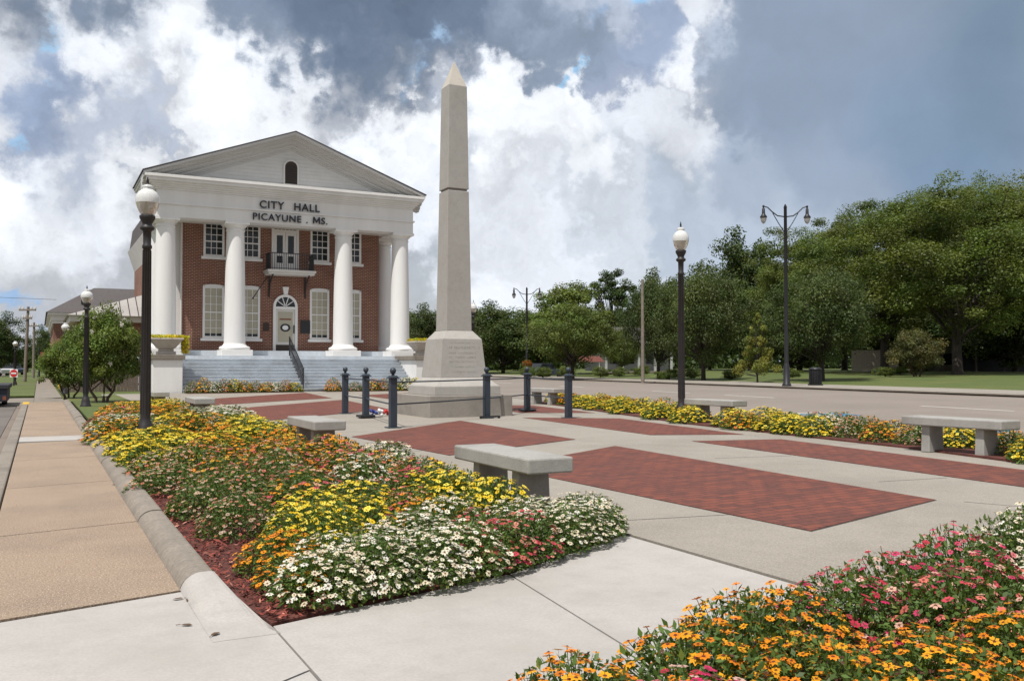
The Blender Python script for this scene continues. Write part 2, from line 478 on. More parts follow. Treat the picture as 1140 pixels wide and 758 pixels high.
def link_mesh(name, me, parent=None):
    o = bpy.data.objects.new(name, me); COL.objects.link(o); o.parent = parent
    return o

# ------------------------------------------------------------------ the ground
KN = lambda v: 12.3 + .13 * (v - 5)              # near kerb of the wide road
KF = lambda v: 34.4 + .126 * (v - 22.8)          # far kerb
sheet('ground', rect(-400, 600, -60, 900), -.16, M['lawn'])
sheet('street', rect(-14, -.62, -8, 33.2), -.12, M['asphalt_street'])
sheet('gutter', rect(-.60, -.46, 5.2, 33.2), -.10, M['gutter'])
sheet('side_street', rect(-14, -.16, 33.2, 40.8), -.105, M['old_concrete'])
sheet('far_street', rect(-40, -3.6, 40.8, 300), -.12, M['asphalt_street'])
sheet('verge', rect(-3.4, -.16, 40.9, 64), -.02, M['lawn'])
sheet('verge', rect(-3.4, -.16, 65.5, 200), -.02, M['lawn'])
sheet('far_path', rect(-3.5, 8, 64, 65.5), -.03, M['old_concrete'])
# sidewalk slabs with open joints
seams = [5.17, 7.6, 10.4, 13.3, 16.2]
skew = lambda v, u: v - .25 * (.68 - u)
for i in range(len(seams) - 1):
    a, c = seams[i] + .01, seams[i + 1] - .01
    sheet('sidewalk', [(-.27, skew(a, -.27)), (.72, skew(a, .72)), (.72, skew(c, .72)), (-.27, skew(c, -.27))], 0, M['aggregate'])
sheet('sidewalk', rect(-.27, .72, 16.2, 17.25), .003, M['new_concrete'])
for a, c in ((17.27, 20.2), (20.22, 23.3), (23.32, 26.5), (26.52, 33)):
    sheet('sidewalk', rect(-.27, .72, a, c), 0, M['aggregate'])
sheet('sidewalk', rect(-.14, .75, 33.02, 95), 0, M['old_concrete'])
k = MB().box(-.455, -.285, 4.95, 33, -.15, .003)
tag(k.build('kerb', M['old_concrete'], None, .02), kind='structure')
# new concrete pad with joints
jt = .012
sheet('walkway', [(-3, 4.0), (-.9, 4.33), (-.9, 4.71), (.68, 5.13), (.96, 4.19), (.96, 3.6), (-.6, 2.6), (-3, 2.0)], .002, M['new_concrete'])
sheet('walkway', [(-3, 1.98), (-.6, 2.58), (.955, 3.58), (.955, -4), (-3, -4)], .002, M['new_concrete'])
sheet('walkway', [(.97, 4.27), (2.40, 4.70), (2.22, 3.2), (2.10, -4), (.97, -4)], .002, M['new_concrete'])
sheet('walkway', [(2.412, 4.70), (3.68, 5.40), (3.68, -4), (2.112, -4), (2.232, 3.2)], .002, M['new_concrete'])
sheet('walkway', rect(-3, .66, 4.0, 5.0), -.012, M['joint'])
# plaza
plaza = [(3.70, -6), (KN(-6) - .35, -6), (KN(40) - .35, 40.3), (2.2, 40.3), (2.2, 24), (3.70, 22)]
sheet('plaza', plaza, .012, M['plaza_concrete'])
sheet('plaza_joint', rect(3.66, 3.72, -4, 12), -.004, M['joint'])
for q0, q1 in (((3.75, 8.2), (4.7, 8.45)), ((3.75, 11.6), (4.75, 11.9)), ((7.6, 6.6), (8.5, 6.5)), ((7.65, 9.2), (8.75, 9.0)), ((3.75, 5.9), (4.88, 5.7)), ((10.6, 9.9), (11.05, 9.8)), ((7.15, 5.3), (7.9, 3.6))):
    dx, dy = q1[0] - q0[0], q1[1] - q0[1]; ll = math.hypot(dx, dy); ex, ey = -dy / ll * .006, dx / ll * .006
    sheet('plaza_joint', [(q0[0] - ex, q0[1] - ey), (q1[0] - ex, q1[1] - ey), (q1[0] + ex, q1[1] + ey), (q0[0] + ex, q0[1] + ey)][::1], .0135, M['joint'])
bricks = [
 [(4.91, 4.87), (7.01, 5.48), (7.49, 11.23), (4.76, 9.55)],
 [(7.59, 12.53), (7.95, 17.81), (4.60, 14.68), (4.79, 11.08)],
 [(9.20, 12.73), (10.67, 12.09), (11.41, 16.93), (9.67, 18.21)],
 [(8.35, 3.9), (9.55, 4.3), (10.51, 11.02), (9.04, 11.40)],
 [(8.32, 23.31), (9.15, 30.21), (4.46, 25.3), (4.42, 19.8)],
 [(9.27, 32.0), (10.05, 38.6), (5.23, 33.1), (4.38, 27.74)],
 [(10.6, 20.0), (12.2, 19.2), (12.8, 23.5), (11.0, 25.0)],
 [(10.6, 27.5), (13.2, 27.5), (14.0, 36.5), (11.1, 34.5)]]
for b_ in bricks:
    c = np.mean(np.array(b_), 0)
    sheet('brick_edging', [tuple(c + (np.array(q) - c) * 1.006) for q in b_], .0145, M['joint'])
    sheet('brick_paving', b_, .019, M['brick_paving'])
# wide road on the right
sheet('road', [(KN(-20) - .1, -20), (KF(-20) + .1, -20), (KF(400) + .1, 400), (KN(400) - .1, 400)], -.09, M['asphalt'])
def strip(name, f0, o0, o1, v0, v1, z, mat, n=1):
    return sheet(name, [(f0(v0) + o0, v0), (f0(v0) + o1, v0), (f0(v1) + o1, v1), (f0(v1) + o0, v1)], z, mat)
strip('near_kerb', KN, -.34, 0, -20, 200, .018, M['old_concrete'])
strip('far_kerb', KF, 0, .3, -20, 300, .02, M['old_concrete'])
strip('far_kerb_foot', KF, -.5, -.01, -20, 300, -.086, M['gutter'])
strip('far_sidewalk', KF, .32, 5.6, -20, 300, .012, M['plaza_concrete'])
MID = lambda v: 24.4 + .128 * (v - 18.2)
for v0 in (-2, 10.5, 16.3, 27.2, 33.5, 45, 57, 69, 82):
    strip('lane_marking', MID, -.08, .08, v0, v0 + 3.4, -.086, M['line_white'])
EDG = lambda v: 16.6 + .13 * (v - 12)
for v0 in (5.5, 11.5, 17.3, 23.5, 29.5):
    sheet('parking_line', [(EDG(v0) - 1.8, v0 + .9), (EDG(v0) - 1.8, v0 + 1.05), (EDG(v0) + 1.6, v0 + 1.05), (EDG(v0) + 1.6, v0 + .9)], -.086, M['line_white'])
for v0, du in ((11.9, 0), (17.2, .9)):
    sheet('parking_mark', [(EDG(v0) - 1.2 + du, v0 - .5), (EDG(v0) + .5 + du, v0 - .5), (EDG(v0) + .9 + du, v0 + .7), (EDG(v0) - .8 + du, v0 + .7)], -.085, M['line_blue'])
# rising park lawn beyond the road
vs = []; fs = []
NU, NV = 30, 40
for j in range(NV):
    v = -30 + 260 * (j / (NV - 1)) ** 1.5
    for i in range(NU):
        w = 140 * (i / (NU - 1)) ** 1.6
        vs.append((KF(v) + 5.55 + w, v, -.03 + min(.55, .022 * w) + (.05 * math.sin(w * .21 + v * .13) if w > 1 else 0)))
for j in range(NV - 1):
    for i in range(NU - 1):
        q = j * NU + i; fs.append((q, q + 1, q + NU + 1, q + NU))
tag(MB().add(vs, fs, True).build('park_lawn', M['lawn']), kind='structure')
def lawn_z(u, v):
    w = u - KF(v) - 5.55
    return -.03 + min(.55, .022 * w) if w > 0 else .012
# a park path
sheet('park_path', [(40.5, 50), (41.5, 46.5), (75, 62), (75, 64)], .02, M['plaza_concrete'])

# planting beds
def bedsheet(name, poly, z): return sheet(name, poly, z, M['soil'])
bedsheet('bed_soil', [(.97, 4.30), (2.42, 4.76), (3.69, 5.44), (3.74, 9), (3.72, 21.5), (2.9, 27), (.87, 21.5), (.87, 5.2)], .008)
bed_front = lambda v: np.interp(v, [4, 7, 9, 12, 14.7, 17.5, 22.5, 26], [10.0, 10.45, 10.9, 11.2, 11.45, 12.1, 13.2, 13.9])
fr = [(float(bed_front(v)) + .06, v) for v in (3, 7, 9, 12, 14.7, 17.5, 22.5, 25.5)]
bedsheet('bed_soil', fr + [(min(x + 1.55, KN(v) - .4), v) for x, v in fr[::-1]], .04)
bedsheet('bed_soil', [(.9, 2.2), (1.4, 2.5), (2.2, 2.62), (3.0, 2.9), (4.0, 3.05), (5.2, 3.4), (7, 3.6), (7.5, -2), (.9, -2)], .04)
bedsheet('bed_soil', [(5.4, 39.4), (10.2, 39.4), (10.2, 40.3), (5.4, 40.3)], .03)
bedsheet('bed_soil', [(11.2, 39.2), (15.7, 39.2), (15.7, 40.3), (11.2, 40.3)], .03)
# grass corner between sidewalk and bed
sheet('lawn_corner', [(.97, 21.9), (2.7, 27.3), (2.7, 40), (.97, 33)], .02, M['lawn'])
sheet('yard', [(.9, 33), (4.05, 40), (4.05, 70), (.9, 70)], .0, M['lawn'])

# raised kerb along the planting bed, ramping down to the pad
prof = [(.68, 0.0), (.685, .014), (.693, .030), (.704, .046), (.719, .060), (.737, .072), (.757, .080), (.78, .085), (.84, .085), (.855, .080), (.864, .068), (.868, .0)]
def kerb_run(vv, sc=1.0):
    vs = []; fs = []
    n = len(prof)
    for i, (v, h) in enumerate(vv):
        for (u, z) in prof:
            vs.append((u + (0 if h >= 1 else (1 - h) * (u - .68) / .188 * .11), v, -.04 + (z + .04) * (h if z > 0 else 1) + .004))
    for i in range(len(vv) - 1):
        for k in range(n - 1):
            a = i * n + k; fs.append((a, a + 1, a + n + 1, a + n))
    fs.append(tuple(range(n))); fs.append(tuple(range((len(vv) - 1) * n, len(vv) * n))[::-1])
    return MB().add(vs, fs, False)
stations = [5.19, 7.55, 9.9, 12.2, 14.6, 17.1, 19.6, 22, 25, 29, 33]
rr = random.Random(3)
for a, c in zip(stations[:-1], stations[1:]):
    o = kerb_run([(a + .012, 1), (a + (c - a) * .33, 1), (a + (c - a) * .66, 1), (c - .012, 1)]).build('bed_kerb', M['old_concrete'])
    o.location.z = rr.uniform(-.012, .004); o['kind'] = 'structure'
kerb_run([(4.14, .04), (4.4, .28), (4.75, .68), (5.0, .92), (5.17, 1.0)]).build('bed_kerb_ramp', M['new_concrete'])['kind'] = 'structure'

# mulch chips along the kerb
rs = np.random.RandomState(5)
def quads(P, X, Y, cols):
    """quads centred at P with half axes X, Y"""
    n = len(P)
    v = np.stack([P - X, P - Y, P + X, P + Y], 1).reshape(-1, 3)
    f = np.arange(4 * n).reshape(n, 4)
    return v, f, np.repeat(cols, 4, 0)
n = 6500
P = np.stack([.875 + rs.rand(n) ** 1.2 * .75, 4.25 + rs.rand(n) ** 1.3 * 9, .04 + rs.rand(n) * .05], 1)
P[:, 2] -= .03
P = P[(P[:, 1] > 4.28 + .35 * (P[:, 0] - .98)) & (P[:, 0] > .98 - .1 * np.clip(P[:, 1] - 4.2, 0, 1))]
n = len(P)
th = rs.rand(n) * 6.28; ln = .008 + rs.rand(n) * .02
X = np.stack([np.cos(th) * ln, np.sin(th) * ln, (rs.rand(n) - .5) * .02], 1)
Y = np.stack([-np.sin(th), np.cos(th), (rs.rand(n) - .5) * 1.2], 1) * (.003 + rs.rand(n) * .006)[:, None]
cols = (.35 + rs.rand(n, 1) * 1.0) * np.array([[1, 1, 1]]) * np.where(rs.rand(n, 1) < .06, np.array([[2.2, 4, 4]]), np.array([[1, 1, 1]]))
o = link_mesh('bark_mulch', arr_mesh('bark_mulch', *quads(P, X, Y, cols), M['mulch_chip']))
tag(o, 'red bark mulch along the kerb of the left flower bed', 'mulch', kind='stuff')

# ------------------------------------------------------------------ city hall
hall = thing('city_hall', 'two storey red brick city hall with white columns and pediment', 'building', (10.7, 43.0, 0))
def H(mb, name, mat, bevel=0, parent=hall):
    """part of the hall: shapes are given in world metres"""
    o = mb.build(name, M[mat] if isinstance(mat, str) else mat, parent, bevel)
    if parent is hall: o.location = (-10.7, -43.0, 0)
    return o
UC = 10.73
WL, WR, WV = 5.92, 15.55, 45.2
ZP = 1.62; ZW = 1.87
H(MB().box(WL, WR, WV, 66, 0, 8.6), 'wall', 'brick_wall')
H(MB().box(4.15, 17.0, 43.02, 47.2, 0, ZP).box(4.5, 16.7, 44.35, WV - .01, ZP + .002, ZW), 'porch_floor', 'step_paint')
st = MB(); nst = 10
for i in range(nst):
    z1 = ZP * (i + 1) / (nst + 1)
    st.box(5.36, 15.74, 40.4 + i * .262, 43.01, z1 - ZP / (nst + 1) + (.002 if i else -.05), z1)
    st.box(5.36, 15.74, 40.345 + i * .262, 40.4 + i * .262, z1 - .035, z1 + .001)
H(st, 'stairs', 'step_paint')
# cheek walls
def cheek(x0, x1):
    c = H(MB().box(x0, x1, 40.4, 43.4, -.05, 1.42), 'pedestal', 'white_paint', .02)
    H(MB().box(x0 - .09, x1 + .09, 40.31, 43.3, 1.42, 1.62), 'cap', 'old_concrete', .015, c)
    return c
cheek(4.16, 5.34); cheek(15.76, 17.0)
# columns
def column(u, v, zb):
    pl = H(MB().box(u - .70, u + .70, v - .70, v + .70, zb - .01, zb + .26), 'column', 'white_paint', .015)
    zt = 7.82
    pr = [(.66, zb + .262), (.70, zb + .31), (.70, zb + .38), (.64, zb + .43), (.56, zb + .45), (.53, zb + .50), (.49, zb + .56)]
    H(MB().lathe(u, v, pr, 32), 'base_moulding', 'white_paint', 0, pl)
    sh = [(.485 - .085 * (t ** 1.6), zb + .55 + (zt - .42 - zb - .55) * t) for t in [i / 10 for i in range(11)]]
    H(MB().lathe(u, v, sh, 36), 'shaft', 'white_paint', 0, pl)
    cp = [(.40, zt - .43), (.43, zt - .41), (.43, zt - .36), (.405, zt - .35), (.41, zt - .26), (.44, zt - .25), (.52, zt - .16), (.535, zt - .13)]
    H(MB().lathe(u, v, cp, 32).box(u - .55, u + .55, v - .55, v + .55, zt - .128, zt + .0), 'capital', 'white_paint', 0, pl)
for u in (5.0, 8.07, 13.25, 16.2): column(u, 43.80, ZP)
for u in (5.0, 16.2): column(u, 46.4, ZP)
# entablature: architrave, frieze, stepped cornice
VF = 43.28
H(MB().box(4.55, 16.70, VF, 44.2, 7.82, 8.37).box(4.55, 5.5, 44.21, 47.1, 7.82, 8.37).box(15.75, 16.70, 44.21, 47.1, 7.82, 8.37), 'architrave', 'white_paint')
H(MB().box(4.48, 16.77, VF - .07, 47.17, 8.372, 8.44).box(4.55, 16.70, VF, 47.1, 8.442, 9.02), 'frieze', 'white_paint')
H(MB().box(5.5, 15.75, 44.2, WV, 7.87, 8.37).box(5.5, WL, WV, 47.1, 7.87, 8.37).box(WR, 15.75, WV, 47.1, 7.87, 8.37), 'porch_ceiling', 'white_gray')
cn = MB()
for i, (e, z0, z1) in enumerate(((.05, 9.022, 9.10), (.12, 9.102, 9.18), (.20, 9.182, 9.26), (.28, 9.262, 9.36), (.42, 9.362, 9.50), (.50, 9.502, 9.60))):
    cn.box(4.50 - e, 16.66 + e, VF - e, 47.1 + e, z0, z1)
H(cn, 'cornice', 'white_paint')
H(MB().box(4.02, 17.14, VF - .47, 43.4, 9.602, 9.635), 'cornice_flashing', 'white_gray')
# gable
XL, XR, ZE, ZA = 3.96, 17.18, 9.56, 12.06
UA = 10.62
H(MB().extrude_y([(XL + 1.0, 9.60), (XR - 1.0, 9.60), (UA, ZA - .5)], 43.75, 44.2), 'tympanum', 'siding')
bd = MB()
for i in range(12):
    z = 9.7 + i * .17
    hw = (ZA - .7 - z) / (ZA - 9.6) * 6.2
    if hw > .3: bd.box(UA - hw, UA + hw, 43.737, 43.76, z, z + .012)
H(bd, 'board_joint', 'white_gray')
rk = MB()
for (d0, d1, yy) in ((.0, .10, 42.80), (.102, .13, 42.84), (.132, .23, 43.02), (.232, .27, 43.10), (.272, .38, 43.28), (.382, .43, 43.36), (.432, .56, 43.52), (.562, .62, 43.60), (.622, .70, 43.68)):
    for sgn in (-1, 1):
        ex = XL if sgn < 0 else XR
        rk.extrude_y([(ex, ZE + .14 - d0), (UA, ZA - d0 + .10), (UA, ZA - d1 + .10), (ex, ZE + .14 - d1)], yy, 47.65 if d0 == 0 else 44.1)
H(rk, 'raking_cornice', 'cornice_paint')
rf = MB()
for sgn in (-1, 1):
    ex = (XL - .05) if sgn < 0 else (XR + .05)
    rf.extrude_y([(ex, ZE + .143), (UA, ZA + .103), (UA, ZA + .15), (ex, ZE + .19)], 42.77, 47.7)
    ex = 5.5 if sgn < 0 else 15.96
    rf.extrude_y([(ex, 8.5), (UC, 11.3), (UC, 11.4), (ex, 8.6)], 47.72, 67)
H(rf, 'roof', 'shingle')
# arched gable vent
def arch(cx, z0, z1, w, n=14, flat=None):
    """closed outline of an opening with a round (or flatter) head"""
    h = w if flat is None else flat
    pts = [(cx - w, z0), (cx + w, z0)]
    pts += [(cx + w * math.cos(t), z1 - h + h * math.sin(t)) for t in [math.pi * i / n for i in range(n + 1)]]
    return pts
vent = H(MB().extrude_y(arch(10.62, 9.80, 11.0, .36), 43.66, 43.77), 'gable_vent', 'white_paint')
H(MB().extrude_y(arch(10.62, 9.85, 10.93, .29), 43.635, 43.67), 'louver', 'louver', 0, vent)
lv = MB()
for i in range(9): lv.box(10.36, 10.88, 43.61, 43.634, 9.89 + i * .1, 9.92 + i * .1)
H(lv, 'slat', 'black_metal', 0, vent)
H(MB().box(10.14, 11.1, 43.56, 43.76, 9.73, 9.797), 'sill', 'white_gray', 0, vent)

# windows
def window(cx, z0, z1, w, cols_, rows, glass, arched):
    y = WV
    out = arch(cx, z0, z1, w, 10, .09) if arched else [(cx - w, z0), (cx + w, z0), (cx + w, z1), (cx - w, z1)]
    fr = MB().extrude_y([(cx - w, z0), (cx - w + .1, z0), (cx - w + .1, z1 - .12), (cx - w, z1 - .09)], y - .05, y + .02)
    fr.extrude_y([(cx + w - .1, z0), (cx + w, z0), (cx + w, z1 - .09), (cx + w - .1, z1 - .12)], y - .05, y + .02)
    fr.extrude_y([(cx - w + .1, z0), (cx + w - .1, z0), (cx + w - .1, z0 + .1), (cx - w + .1, z0 + .1)], y - .05, y + .02)
    head = [(cx - w, z1 - .089)] + ([(cx + w, z1 - .089)] + [(cx + w * math.cos(t), z1 - .09 + .09 * math.sin(t)) for t in [math.pi * i / 10 for i in range(1, 10)]])
    fr.extrude_y([(cx - w + .1, z1 - .19), (cx + w - .1, z1 - .19), (cx + w - .1, z1 - .09), (cx - w + .1, z1 - .09)], y - .05, y + .02)
    if arched: fr.extrude_y(head, y - .05, y + .02)
    f = H(fr, 'window', 'white_paint')
    H(MB().box(cx - w + .1, cx + w - .1, y - .012, y - .006, z0 + .1, z1 - .19), 'pane', glass, 0, f)
    mu = MB()
    X0, X1, Z0, Z1 = cx - w + .1, cx + w - .1, z0 + .1, z1 - .19
    for i in range(1, cols_): mu.box(X0 + (X1 - X0) * i / cols_ - .014, X0 + (X1 - X0) * i / cols_ + .014, y - .034, y - .013, Z0, Z1)
    for j in range(1, rows):
        hh = .03 if j == rows // 2 else .014
        mu.box(X0, X1, y - .038 - (.004 if hh > .02 else 0), y - .014, Z0 + (Z1 - Z0) * j / rows - hh, Z0 + (Z1 - Z0) * j / rows + hh)
    H(mu, 'muntin', 'white_paint', 0, f)
    H(MB().box(cx - w - .1, cx + w + .1, y - .14, y + .01, z0 - .13, z0 - .002), 'sill', 'white_paint', .01, f)
    return f, (X0, X1, Z0, Z1)
for cx in (7.33, 9.02, 12.45, 14.12):
    f, (X0, X1, Z0, Z1) = window(cx, 2.46, 5.02, .49, 3, 6, 'blind_glass', True)
    H(MB().box(X0, X1, WV - .020, WV - .013, Z0, Z0 + .13), 'blind_gap', 'pane', 0, f)
    window(cx, 6.34, 8.2, .48, 3, 5, 'pane', False)
# soldier-course heads over the lower windows are part of the brick wall
# front door with fanlight
DX = 10.74
dr = H(MB().extrude_y([(DX - .60, ZW), (DX - .47, ZW), (DX - .47, 4.05), (DX - .60, 4.05)], WV - .09, WV + .02)
       .extrude_y([(DX + .47, ZW), (DX + .60, ZW), (DX + .60, 4.05), (DX + .47, 4.05)], WV - .09, WV + .02)
       .box(DX - .469, DX + .469, WV - .09, WV + .02, 3.93, 4.05)
       .add(*(lambda n: ([(DX + r * math.cos(math.pi * i / n), y, 4.05 + r * math.sin(math.pi * i / n)) for y in (WV - .09, WV + .02) for r in (.60, .48) for i in range(n + 1)],
              [(i, i + 1, n + 1 + i + 1, n + 1 + i) for i in range(n)] + [(2 * (n + 1) + i, 3 * (n + 1) + i, 3 * (n + 1) + i + 1, 2 * (n + 1) + i + 1) for i in range(n)]
              + [(i, 2 * (n + 1) + i, 2 * (n + 1) + i + 1, i + 1) for i in range(n)] + [(n + 1 + i, n + 2 + i, 3 * (n + 1) + i + 1, 3 * (n + 1) + i) for i in range(n)]))(16)), 'front_door', 'white_paint')
H(MB().extrude_y([(DX + .479 * math.cos(math.pi * i / 16), 4.052 + .479 * math.sin(math.pi * i / 16)) for i in range(17)], WV - .03, WV - .02), 'fanlight', 'pane', 0, dr)
sp = MB()
for a in (36, 72, 108, 144):
    c, s_ = math.cos(R(a)), math.sin(R(a))
    sp.extrude_y([(DX - s_ * .02, 4.055 + c * .02), (DX + c * .47 - s_ * .02, 4.055 + s_ * .47 + c * .02), (DX + c * .47 + s_ * .02, 4.055 + s_ * .47 - c * .02), (DX + s_ * .02, 4.055 - c * .02)], WV - .05, WV - .031)
H(sp, 'fanlight_bar', 'white_paint', 0, dr)
H(MB().box(DX - .468, DX + .468, WV - .04, WV - .01, 2.18, 3.929), 'door_leaf', 'white_gray', 0, dr)
H(MB().box(DX - .36, DX + .36, WV - .052, WV - .041, 2.32, 3.80), 'door_glass', 'blind_glass', 0, dr)
H(MB().box(DX - .468, DX + .468, WV - .06, WV - .01, ZW + .002, 2.178), 'kick_plate', 'louver', 0, dr)
sg = MB()
n = 24
sg.add([(DX + r * math.cos(6.2832 * i / n), y, 3.02 + r * .78 * math.sin(6.2832 * i / n)) for y in (WV - .062, WV - .054) for r in (.25, .15) for i in range(n)],
       [(i, (i + 1) % n, n + (i + 1) % n, n + i) for i in range(n)] + [(i, (i + 1) % n, 2 * n + (i + 1) % n, 2 * n + i) for i in range(n)])
H(sg, 'door_seal', 'letter', 0, dr)
H(MB().extrude_y([(DX + .149 * math.cos(6.2832 * i / n), 3.02 + .117 * math.sin(6.2832 * i / n)) for i in range(n)], WV - .058, WV - .053), 'seal_centre', 'sign_white', 0, dr)
H(MB().box(DX + .40, DX + .44, WV - .10, WV - .041, 2.75, 3.15), 'handle', 'black_metal', 0, dr)
H(MB().extrude_y([(DX - .09, 4.66), (DX + .09, 4.66), (DX + .15, 5.02), (DX - .15, 5.02)], WV - .14, WV + .01), 'keystone', 'white_paint', 0, dr)
# small red arched lettering bar on the door glass
H(MB().extrude_y([(DX - .3, 3.40), (DX + .3, 3.40), (DX + .27, 3.47), (DX - .27, 3.47)], WV - .056, WV - .053), 'door_decal', 'rust', 0, dr)
# plaques
H(MB().box(11.5, 11.98, WV - .05, WV + .01, 2.75, 3.40), 'wall_plaque', 'black_metal')
H(MB().box(9.68, 9.95, WV - .04, WV + .01, 2.85, 3.25), 'wall_plaque', 'louver')
# balcony
bl = H(MB().box(9.72, 11.95, WV - .95, WV + .01, 5.56, 5.66).box(9.66, 12.01, WV - 1.01, WV + .01, 5.662, 5.78), 'balcony', 'white_gray', .01)
for u in (9.95, 11.72):
    bk = MB().tube([(u, WV - .05, 4.75), (u, WV - .2, 5.2), (u, WV - .7, 5.5), (u, WV - .9, 5.555)], .035, 6).box(u - .03, u + .03, WV - .06, WV, 4.5, 5.55)
    H(bk, 'bracket', 'black_metal', 0, bl)
ra = MB()
yb = WV - .93
ra.box(9.76, 11.91, yb - .02, yb + .02, 6.56, 6.60).box(9.76, 11.91, yb - .015, yb + .015, 5.84, 5.87)
for i in range(20): 
    u = 9.78 + i * (2.11 / 19); w = .022 if i % 19 else .035
    ra.box(u - w / 2, u + w / 2, yb - w / 2, yb + w / 2, 5.781, 6.56)
for u in (9.78, 11.89):
    ra.box(u - .02, u + .02, yb + .03, WV - .01, 6.56, 6.598).box(u - .015, u + .015, yb + .03, WV - .01, 5.84, 5.868)
    for j in range(1, 9): ra.box(u - .011, u + .011, yb + j * .1, yb + j * .1 + .022, 5.781, 6.559)
H(ra, 'railing', 'black_metal', 0, bl)
# balcony doors
bd_ = MB().box(10.05, 10.17, WV - .06, WV + .02, 5.79, 8.2).box(11.27, 11.39, WV - .06, WV + .02, 5.79, 8.2).box(10.171, 11.269, WV - .06, WV + .02, 7.72, 7.84)
bdo = H(bd_, 'balcony_door', 'white_paint')
for x0, x1 in ((10.175, 10.715), (10.725, 11.265)):
    lf = H(MB().box(x0, x0 + .12, WV - .045, WV, 5.79, 7.715).box(x1 - .12, x1, WV - .045, WV, 5.79, 7.715).box(x0 + .121, x1 - .121, WV - .045, WV, 7.56, 7.715)
           .box(x0 + .121, x1 - .121, WV - .045, WV, 5.79, 6.2).box(x0 + .121, x1 - .121, WV - .044, WV, 6.55, 6.66), 'door_leaf', 'white_paint', 0, bdo)
    H(MB().box(x0 + .122, x1 - .122, WV - .02, WV - .014, 6.201, 6.549).box(x0 + .122, x1 - .122, WV - .02, WV - .014, 6.661, 7.559), 'pane', 'pane', 0, bdo)
tr = MB().box(10.172, 11.268, WV - .02, WV - .014, 7.841, 8.19)
H(tr, 'transom', 'pane', 0, bdo)
tb = MB()
for i in range(1, 6): tb.box(10.171 + i * .183 - .02, 10.171 + i * .183 + .02, WV - .05, WV - .021, 7.842, 8.19)
H(tb, 'transom_bar', 'white_paint', 0, bdo)
# flag pole leaning from the wall
H(MB().tube([(9.85, WV - .05, 5.5), (9.05, WV - .7, 4.4)], .022, 6).sphere((9.03, WV - .72, 4.37), .045), 'flag_pole', 'black_metal')
# corner downpipe and pilaster on the left
H(MB().box(5.66, 5.90, 45.55, 45.95, ZP, 7.94), 'pilaster', 'white_paint')
H(MB().tube([(5.86, 45.12, ZW), (5.86, 45.12, 7.9)], .045, 8), 'downpipe', 'white_gray')
# lettering
def lettering(text, size, cx, z, y, squeeze, parent, name, mat, depth=.03):
    cu = bpy.data.curves.new(name, 'FONT'); cu.body = text; cu.size = size; cu.align_x = 'CENTER'; cu.extrude = depth; cu.offset = size * .014
    cu.space_character = 1.12; cu.space_word = 1.35
    t = bpy.data.objects.new(name + '_src', cu); COL.objects.link(t)
    dg = bpy.context.evaluated_depsgraph_get()
    me = bpy.data.meshes.new_from_object(t.evaluated_get(dg))
    bpy.data.objects.remove(t)
    me.transform(Matrix.Translation((cx, y, z)) @ Matrix.Rotation(R(90), 4, 'X') @ Matrix.Diagonal((squeeze, 1, 1, 1)))
    # one mesh per letter: loose islands of the text
    bm = bmesh.new(); bm.from_mesh(me); bm.verts.ensure_lookup_table()
    seen = set(); res = []
    for v0 in bm.verts:
        if v0.index in seen: continue
        stack = [v0]; comp = []
        seen.add(v0.index)
        while stack:
            q = stack.pop(); comp.append(q)
            for e_ in q.link_edges:
                w_ = e_.other_vert(q)
                if w_.index not in seen: seen.add(w_.index); stack.append(w_)
        ix = {q.index: k for k, q in enumerate(comp)}
        fs = {f for q in comp for f in q.link_faces}
        m2 = bpy.data.meshes.new(name)
        m2.from_pydata([q.co[:] for q in comp], [], [[ix[q.index] for q in f.verts] for f in fs])
        m2.materials.append(mat)
        o = bpy.data.objects.new(name, m2); COL.objects.link(o); o.parent = parent
        res.append(o)
    bm.free()
    return res
for txt, cx, z in (('CITY  HALL', 10.46, 8.52), ('PICAYUNE .', 10.02, 7.95), ('S.', 12.12, 7.95)):
    for o in lettering(txt, 0.49 if 'HALL' in txt else .445, cx, z, 43.20, 1.0, hall, 'letter', M['letter']): o.location = (-10.7, -43.0, 0)
hm, wm, tm, u0, z0 = .318, .36, .062, 11.56, 7.95
H(MB().extrude_y([(u0, z0), (u0 + tm, z0), (u0 + tm + .01, z0 + hm * .68), (u0 + wm / 2, z0 + .02), (u0 + wm - tm - .01, z0 + hm * .68), (u0 + wm - tm, z0), (u0 + wm, z0),
                  (u0 + wm - .015, z0 + hm), (u0 + wm - tm - .02, z0 + hm), (u0 + wm / 2, z0 + .13), (u0 + tm + .02, z0 + hm), (u0 + .015, z0 + hm)], 43.17, 43.23), 'letter', 'letter')
# stair handrail
hr = MB()
zs = lambda v: max(0, min(ZP, (v - 40.3) / .262 * ZP / 11))
for zz in (.45, .9): hr.tube([(10.45, 40.45, zs(40.5) + zz), (10.45, 43.1, ZP + zz)], .03, 6)
for i in range(16):
    v = 40.5 + i * .172
    hr.tube([(10.45, v, zs(v)), (10.45, v, zs(v) + .92)], .028 if i in (0, 15) else .016, 6)
H(hr, 'handrail', 'black_metal')
# rear wing at the left
xw, vw = at(156.5, 58)[0], 56.0
H(MB().box(xw - .1, WL - .02, vw, 66, 0, 7.41), 'wing_wall', 'brick_wall')
H(MB().frustum((xw + WL) / 2, 61, 7.4, 8.76, (WL - xw) / 2 + .1, (WL - xw) / 2 + .5, 5.05, 5.5), 'wing_eave', 'white_gray')
H(MB().frustum((xw + WL) / 2 + .1, 61, 8.762, 10.1, (WL - xw) / 2 + .5, (WL - xw) / 2 + .36, 5.5, 4.9), 'wing_roof', 'shingle')

